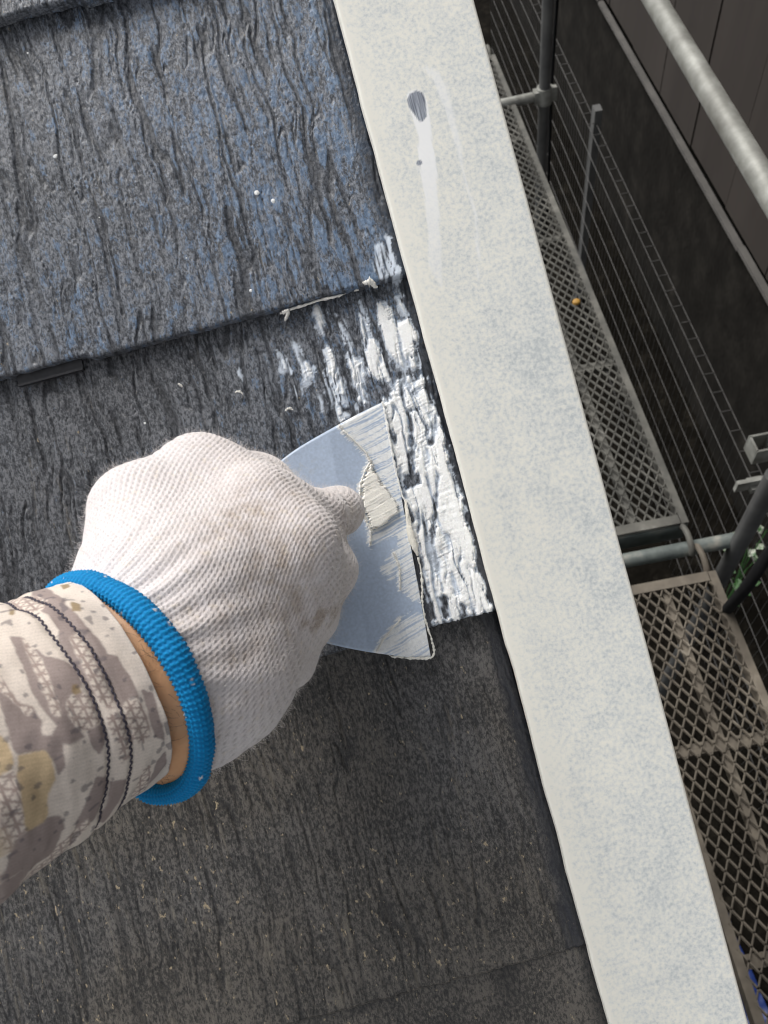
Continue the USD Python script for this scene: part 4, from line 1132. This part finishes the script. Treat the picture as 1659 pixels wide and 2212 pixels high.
cl = cl * (1 - 0.20 * hole)[:, None]           # holes between the stitches darkened in the colour to look shaded
put('glove', V * KX, F, M_GLOVE, person, attrs={'paint': cl})
GV, GN, GF = V, normals_of(V, F), F

# loose fibres of the cotton
r = np.random.default_rng(12)
pick = r.choice(len(GV), 16000, replace=False)
sz = r.uniform(0.8, 3.0, len(pick)); rnd = r.normal(size=(len(pick), 3)) * 0.7
d1 = GN[pick] + rnd; d1 /= np.linalg.norm(d1, axis=1, keepdims=True)
d2 = d1 + r.normal(size=(len(pick), 3)) * 0.6
pts = np.stack([GV[pick] - GN[pick] * .1, GV[pick] + d1 * sz[:, None] * .4, GV[pick] + d1 * sz[:, None] * .6 + d2 * sz[:, None] * .2, GV[pick] + d1 * sz[:, None] * .6 + d2 * sz[:, None] * .5], 1) * KX
bc = UsdGeom.BasisCurves.Define(stage, numbered(str(person.GetPath()), 'glove_fuzz'))
bc.CreateTypeAttr('linear'); bc.CreatePointsAttr(Vt.Vec3fArray.FromNumpy(pts.reshape(-1, 3).astype(np.float32)))
bc.CreateCurveVertexCountsAttr(Vt.IntArray.FromNumpy(np.full(len(pick), 4, np.int32)))
bc.CreateWidthsAttr(Vt.FloatArray.FromNumpy(np.tile(np.array([6e-5, 5e-5, 4e-5, 2e-5], np.float32), len(pick)))); bc.SetWidthsInterpolation('vertex')
UsdShade.MaterialBindingAPI.Apply(bc.GetPrim()).Bind(M_FUZZ); tag(bc, kind='stuff')

# the arm itself, one continuous skin from elbow to fingertips (mostly inside glove and sleeve)
arm_end = A1 + AX * 330
WRc = RC + RNn * 8


def arm_sdf(p):
    d = hand_sdf(p, 4.0)
    d = np.maximum(d, -((p - RC) @ RNn) + 2.0)
    q = cone(p, A1 + AX * 90 - N1 * 2, A1 + AX * 10 - N1 * 2 - N2 * 3, 36, 32)
    d = smin(d, q, 10)
    d = smin(d, cone(p, A1 + AX * 10 - N1 * 2 - N2 * 3, WRc - N1 * 2, 32, 26), 12)
    return smin(d, cone(p, A1 + AX * 90 - N1 * 4, arm_end, 36, 42), 12)


Va, Fa = surface_nets(arm_sdf, np.array([-420.0, -140, 0]), np.array([15.0, 70, 370]), 2.6)
va0 = normals_of(Va, Fa)
put('body', Va * KX, Fa, M_SKIN, person)

# hair on the bare wrist between sleeve and glove
r = np.random.default_rng(31)
t0 = []
while len(t0) < 120:
    s_ = r.uniform(4, 17); a_ = math.radians(r.uniform(-85, 70))
    p0 = A1 + AX * s_ - N1 * 2 - N2 * 3 + (N1 * math.cos(a_) + N2 * math.sin(a_)) * 32.0
    gd = arm_sdf(p0[None])[0]
    n0 = N1 * math.cos(a_) + N2 * math.sin(a_)
    p0 = p0 - n0 * gd
    tn = unit(-AX * r.uniform(-.2, 1.0) - N2 * r.uniform(-.2, 1.0) + n0 * .35)
    l = r.uniform(3, 7)
    t0.append([p0, p0 + tn * l * .4 + n0 * .2, p0 + tn * l * .75 - n0 * .4, p0 + tn * l - n0 * 1.4])
pts = np.array(t0) * KX
bc = UsdGeom.BasisCurves.Define(stage, numbered(str(person.GetPath()), 'arm_hair'))
bc.CreateTypeAttr('linear'); bc.CreatePointsAttr(Vt.Vec3fArray.FromNumpy(pts.reshape(-1, 3).astype(np.float32)))
bc.CreateCurveVertexCountsAttr(Vt.IntArray.FromNumpy(np.full(len(pts), 4, np.int32)))
bc.CreateWidthsAttr(Vt.FloatArray.FromNumpy(np.tile(np.array([8e-5, 7e-5, 6e-5, 2e-5], np.float32), len(pts)))); bc.SetWidthsInterpolation('vertex')
UsdShade.MaterialBindingAPI.Apply(bc.GetPrim()).Bind(M_HAIR); tag(bc, kind='stuff')

# blue knitted hem of the glove
nph, nth = 900, 44
ph = np.linspace(0, 2 * np.pi, nph, endpoint=False); tq = np.linspace(0, 2 * np.pi, nth, endpoint=False)
PH, TH = np.meshgrid(ph, tq, indexing='ij')
u_, c_ = PH * 41.0 / 2.3, TH * 5.2 / 1.9
c2 = c_ / (2 * np.pi * 5.2 / 1.9) * round(2 * np.pi * 5.2 / 1.9); n_u = round(2 * np.pi * 41 / 1.9); u2_ = PH / (2 * np.pi) * n_u
kb = (0.5 - 0.5 * np.cos(2 * np.pi * (u2_ + 0.5 * np.abs(2 * (c2 - np.floor(c2)) - 1)))) * (0.5 - 0.5 * np.cos(2 * np.pi * c2))
wob = fbm(np.stack([np.cos(PH) * 3, np.sin(PH) * 3, TH * 0.0], -1), 3, 131) - .5
mr_ = 4.3 * (1 + 0.35 * wob) + 0.8 * (kb - .4)
RR = 41.6 + 1.5 * wob
rad_d = np.cos(PH)[..., None] * RE1 + np.sin(PH)[..., None] * RE2
Pc = RC + RNn * 3.2 + RR[..., None] * rad_d + (mr_ * 0.95 * np.cos(TH))[..., None] * rad_d + (mr_ * 1.12 * np.sin(TH))[..., None] * RNn
i = np.arange(nph)[:, None]; j = np.arange(nth)[None]
qq = lambda a, b: (a % nph) * nth + b % nth
Fq = np.stack([qq(i, j), qq(i + 1, j), qq(i + 1, j + 1), qq(i, j + 1)], -1).reshape(-1, 4)
Vc = Pc.reshape(-1, 3)
if (normals_of(Vc, Fq) * (Vc - (RC + RR[..., None] * rad_d).reshape(-1, 3))).sum() < 0:
    Fq = Fq[:, ::-1]
bl = np.stack([0.004 + 0 * kb, 0.20 + 0.10 * kb, 0.48 + 0.16 * kb], -1).reshape(-1, 3)  # yarn colour darker in the stitch holes, standing in for their shade
fleck = smoothstep(0.86, 0.89, noise(Vc * [0.3, 0.3, 0.3], 17)) * smoothstep(0.55, 0.6, noise(Vc * 0.9, 18))
bl = bl * (1 - fleck[:, None]) + 0.75 * fleck[:, None]
put('glove_hem', Vc * KX, Fq, M_CUFF, person, attrs={'paint': bl})

# ---- printed sleeve; the traces are (mm up the sleeve, degrees round it)
mauve = [[[26.1,83.2],[22.7,83.2],[23.0,61.5],[22.6,51.1],[23.7,47.5],[23.0,41.0],[22.7,33.8],[21.3,23.3],[21.0,13.8],[18.8,10.8],[18.9,6.5],[18.0,-2.6],[18.5,-10.6],[19.7,-8.2],[22.9,-9.1],[24.4,-11.3],[24.3,-4.6],[24.4,3.7],[24.9,13.0],[25.1,22.9],[26.6,31.4],[27.4,39.5],[28.4,52.4],[28.8,66.9]],[[29.7,55.5],[26.2,46.2],[25.9,33.5],[24.6,24.1],[24.7,13.6],[25.1,6.9],[25.3,-0.4],[25.5,-5.6],[27.7,-3.9],[29.4,-0.6],[30.8,3.1],[30.8,11.1],[30.5,17.1],[31.1,24.2],[31.2,29.0],[29.4,34.5],[29.3,44.5]],[[41.9,41.0],[39.4,38.5],[40.1,30.9],[38.1,29.4],[37.0,24.1],[34.4,20.7],[32.4,16.4],[31.5,11.6],[32.1,6.0],[36.3,4.7],[39.0,1.6],[39.3,-3.1],[38.6,-8.0],[37.6,-13.3],[41.5,-13.2],[43.7,-10.7],[45.1,-7.1],[42.6,-4.2],[43.3,1.2],[44.3,6.8],[44.4,13.8],[43.4,21.6],[42.7,32.9]],[[51.3,20.0],[50.3,16.2],[49.1,10.4],[46.5,6.1],[46.3,0.5],[47.7,-5.0],[45.1,-7.1],[43.6,-12.0],[45.5,-20.4],[47.4,-22.6],[47.1,-17.0],[48.2,-10.6],[52.5,-7.6],[54.6,-7.0],[55.1,-3.7],[54.0,4.6],[53.1,10.9],[52.9,15.0]],[[35.6,-12.5],[31.3,-12.9],[31.5,-18.8],[33.1,-21.5],[35.0,-23.8],[35.6,-20.5]],[[16.1,-9.1],[13.7,-12.5],[14.6,-19.9],[15.1,-36.4],[17.5,-32.0],[17.5,-21.8]],[[15.5,-45.7],[18.3,-48.0],[19.6,-53.0],[21.7,-58.5],[22.4,-67.2],[18.8,-65.3],[15.3,-56.8]],[[60.7,-35.9],[54.6,-37.1],[51.0,-41.4],[50.7,-49.2],[52.1,-50.0],[55.0,-61.9],[59.8,-61.3],[66.3,-56.8],[68.8,-48.9],[66.4,-41.6],[63.8,-36.0]],[[70.0,-48.4],[64.3,-52.7],[61.6,-57.8],[65.8,-63.1],[68.7,-74.8],[72.0,-78.4]],[[37.8,-34.5],[35.1,-37.7],[35.5,-43.4],[38.2,-48.7],[42.1,-56.4],[47.7,-54.8],[46.6,-49.7],[40.5,-38.1]],[[34.2,-42.3],[29.4,-46.1],[31.1,-53.9],[34.7,-61.8],[38.3,-69.4],[40.7,-63.2],[37.6,-57.3],[35.7,-49.4]]]
lattice = [[[39.5,38.1],[39.1,30.2],[38.3,25.0],[38.9,18.3],[39.7,11.0],[40.2,4.4],[41.3,-1.6],[42.3,1.7],[42.0,11.4],[40.8,22.5],[40.4,31.2]],[[28.0,28.3],[24.7,29.1],[24.6,21.7],[24.7,13.6],[25.1,6.9],[25.3,-0.4],[24.4,-7.9],[27.4,-8.8],[29.0,-4.9],[29.4,0.7],[29.0,11.2],[28.8,19.5]],[[37.5,2.4],[34.1,3.7],[30.7,2.3],[30.4,-3.8],[30.8,-11.3],[35.5,-11.9],[38.0,-8.6],[38.6,-2.4]],[[28.9,-10.9],[26.0,-12.0],[24.9,-16.4],[24.6,-25.3],[26.8,-34.1],[29.7,-34.0],[28.8,-24.9],[29.7,-17.0]],[[23.2,-10.2],[20.1,-9.3],[18.8,-13.3],[18.3,-21.0],[19.1,-29.5],[22.3,-30.8],[24.6,-25.3],[24.5,-16.8]],[[50.1,23.8],[50.0,17.2],[48.9,10.8],[46.4,6.6],[48.4,5.1],[49.8,12.8],[51.6,19.0]],[[33.7,83.3],[29.5,83.3],[26.7,58.7],[29.4,53.5],[32.9,56.1],[35.1,63.0]],[[23.3,-46.0],[21.3,-46.8],[21.2,-55.3],[22.4,-78.4],[27.6,-68.3],[25.3,-54.2]],[[61.1,-10.9],[56.4,-13.1],[58.4,-23.5],[60.6,-35.4],[64.0,-35.7],[66.0,-39.6],[67.3,-34.3]],[[51.4,-57.1],[47.7,-54.8],[44.0,-52.6],[43.5,-57.4],[48.0,-64.5],[52.8,-74.8],[58.7,-78.3],[65.5,-78.3],[68.7,-78.2],[65.3,-65.1],[58.6,-65.2]]]
tan = [[[57.0,2.3],[55.9,-1.4],[56.8,-9.2],[58.7,-10.4],[60.9,-10.2]],[[54.6,-7.9],[48.5,-11.2],[47.7,-15.2],[48.6,-23.4],[52.3,-27.9],[54.0,-36.0],[55.6,-37.6],[60.2,-35.3],[58.0,-22.0],[56.5,-13.5]]]
spot = [[[21.2,47.7],[19.8,45.0],[21.2,40.5],[22.6,41.8]],[[34.1,7.6],[33.1,6.8],[33.4,3.8],[34.7,3.8],[34.9,5.5]],[[18.5,73.9],[16.8,73.1],[17.2,67.2],[19.1,66.5]],[[37.0,61.7],[36.6,59.2],[37.9,54.4],[38.2,55.6]]]
seams = [[[34.6,90],[29.5,83.3],[28.8,66.9],[27.1,54.0],[26.0,42.6],[25.2,30.3],[24.4,20.8],[24.4,10.6],[24.2,1.5],[24.6,-7.1],[24.9,-16.4],[25.4,-26.8],[26.8,-37.4],[28.4,-46.7],[30.7,-61.5],[33.6,-75]],[[35.1,85],[35.1,63.0],[33.1,55.5],[32.3,47.2],[32.1,36.6],[31.7,26.2],[31.1,15.4],[30.7,6.3],[30.6,-3.0],[31.0,-11.8],[31.6,-20.8],[32.7,-29.9],[34.4,-38.5],[37.0,-49.1],[38.7,-55.2],[41.1,-72]]]
edge_s = lambda deg: 12.3 + 0.0007 * np.abs(deg) ** 1.9 * 0.6


def sleeve_r(s, deg):
    ln = np.stack([s * 0.05, np.cos(np.radians(deg)) * 2.2, np.sin(np.radians(deg)) * 2.2], -1)
    wr_ = (fbm(ln * [1, 1, 1], 3, 141) - .5) * 3.2
    dg = np.radians(deg)
    wr_ = wr_ + (fbm(np.stack([s * 0.09 + 1.3 * np.cos(dg), np.cos(dg) * 1.2, np.sin(dg) * 1.2], -1), 3, 143) - .5) * 4.6
    pucker = -0.7 * np.exp(-((s - np.interp(deg, [p[1] for p in seams[0]][::-1], [p[0] for p in seams[0]][::-1])) / 1.1) ** 2) - 0.9 * np.exp(-((s - np.interp(deg, [p[1] for p in seams[1]][::-1], [p[0] for p in seams[1]][::-1])) / 1.2) ** 2)
    return 36.5 + 0.11 * np.minimum(s, 160) + wr_ + pucker


def sleeve_p(s, deg, dr=0.0):
    a_ = np.radians(deg); R_ = sleeve_r(s, deg) + dr
    return A1 + s[..., None] * AX + R_[..., None] * (np.cos(a_)[..., None] * N1 + np.sin(a_)[..., None] * N2)


deg = np.r_[np.arange(-100, 100, 0.8), np.arange(100, 260, 3.0)]
ss = np.r_[np.arange(0, 66, 0.45), np.arange(66, 120, 1.5), np.arange(120, 330, 8.0)]
DG, SS = np.meshgrid(deg, ss)
dw = np.where(DG > 180, DG - 360, DG)
S0 = SS + edge_s(np.clip(np.abs(dw), 0, 110)) * np.exp(-SS / 40.0)
Ps = sleeve_p(S0, dw)
hem = [sleeve_p(S0[0] + b, dw[0], -c) for b, c in ((9, 1.6), (4, 1.4), (0.6, 1.0), (0.0, 0.35))]
Ps = np.concatenate([np.array(hem), Ps], 0)
S0 = np.vstack([np.repeat(S0[:1], 4, 0), S0]); DW = np.vstack([np.repeat(dw[:1], 4, 0), dw])
ml = 0.7                                                              # mm per degree, about
sx, sy = S0, DW * ml


def covers(polys, soft=0.35):
    out = np.full(sx.shape, -99.0)
    jit = (fbm(np.stack([sx * .5, sy * .5, sx * 0], -1), 3, 151) - .5) * 0.8
    for p in polys:
        out = np.maximum(out, sdist(Polygon([(a, b * ml) for a, b in p]).buffer(0).buffer(0.35), sx, sy) + jit)
    return smoothstep(-soft, soft, out)


cream = np.array([0.75, 0.655, 0.57]); mv = np.array([0.36, 0.29, 0.265]); tanc = np.array([0.64, 0.485, 0.30])
ks = np.ones(sx.shape + (3,)) * cream
blot = (fbm(np.stack([sx * .06, sy * .06, sx * 0], -1), 4, 153) - .5)
ks = ks * (1 + 0.15 * blot[..., None])
# beyond the traced part the print goes on as random blotches
far = smoothstep(62, 74, S0) + smoothstep(84, 92, np.abs(DW))
rb_ = fbm(np.stack([sx * .07, sy * .1, sx * 0 + 4], -1), 3, 155)
m_m = np.maximum(covers(mauve), np.clip(far, 0, 1) * smoothstep(0.50, 0.52, rb_))
m_t = np.maximum(covers(tan), np.clip(far, 0, 1) * smoothstep(0.62, 0.64, fbm(np.stack([sx * .06, sy * .06, sx * 0 + 9], -1), 3, 157)))
m_l = np.maximum(covers(lattice), np.clip(far, 0, 1) * smoothstep(0.40, 0.41, rb_) * smoothstep(0.46, 0.45, rb_))
m_s = covers(spot)


def triangles_lines(a, b, pitch, w):
    out = np.zeros(a.shape)
    for an in (0, 60, 120):
        t = (a * math.cos(math.radians(an)) + b * math.sin(math.radians(an))) / pitch
        out = np.maximum(out, smoothstep(w, w * 0.45, np.abs(t - np.round(t)) * pitch))
    return out


tl = triangles_lines(sx, sy, 3.1, 0.50)
def lay(base, colr, m):
    return base * (1 - m[..., None]) + np.asarray(colr) * m[..., None]


ks = lay(ks, mv * np.array([1.0, 1.0, 1.0]), m_m)
dots = (triangles_lines(sx + 1.2, sy, 2.0, 0.9) < 0.02) * m_m * smoothstep(.5, .6, fbm(np.stack([sx * .1, sy * .1, sx * 0 + 2], -1), 3, 159))
ks = lay(ks, [0.52, 0.42, 0.36], dots * 0.6)
ks = lay(ks, cream * 1.04, m_l); ks = lay(ks, [0.36, 0.27, 0.24], m_l * tl * 0.85)
ks = lay(ks, tanc, m_t); ks = lay(ks, [0.30, 0.21, 0.10], m_s * .85)
stn = smoothstep(0.80, 0.85, noise(np.stack([sx * 0.45, sy * 0.45, sx * 0], -1), 161)); ks = lay(ks, [0.14, 0.12, 0.13], stn * 0.6)
weave = 1 + 0.05 * np.sin(2 * np.pi * (sy + sx * 0.25) / 0.95)
ks = ks * weave[..., None]
nxs, nys = Ps.shape[1], Ps.shape[0]
i = np.arange(nys - 1)[:, None]; j = np.arange(nxs)[None]
Fs = np.stack([i * nxs + j, i * nxs + (j + 1) % nxs, (i + 1) * nxs + (j + 1) % nxs, (i + 1) * nxs + j], -1).reshape(-1, 4)
Vs = Ps.reshape(-1, 3)
if (normals_of(Vs, Fs) * (Vs - A1 - ((Vs - A1) @ AX)[:, None] * AX)).sum() < 0:
    Fs = Fs[:, ::-1]
sleeve = put('sleeve', Vs * KX, Fs, M_SLEEVE, person, attrs={'paint': ks.reshape(-1, 3)})
for sm in seams:
    a = np.array(sm); dgs = np.arange(a[-1, 1], a[0, 1], 0.42)
    s_ = np.interp(dgs, a[::-1, 1], a[::-1, 0])
    s_ = s_ + 0.28 * np.sign(np.sin(2 * np.pi * dgs / 3.4)) * np.abs(np.sin(2 * np.pi * dgs / 3.4)) ** .6
    v, f = tube(sleeve_p(s_, dgs, 0.12), 0.30 + 0.10 * np.sin(2 * np.pi * dgs / 1.7) ** 2, 7)
    put('seam_stitching', v * KX, f, M_THREAD, sleeve)
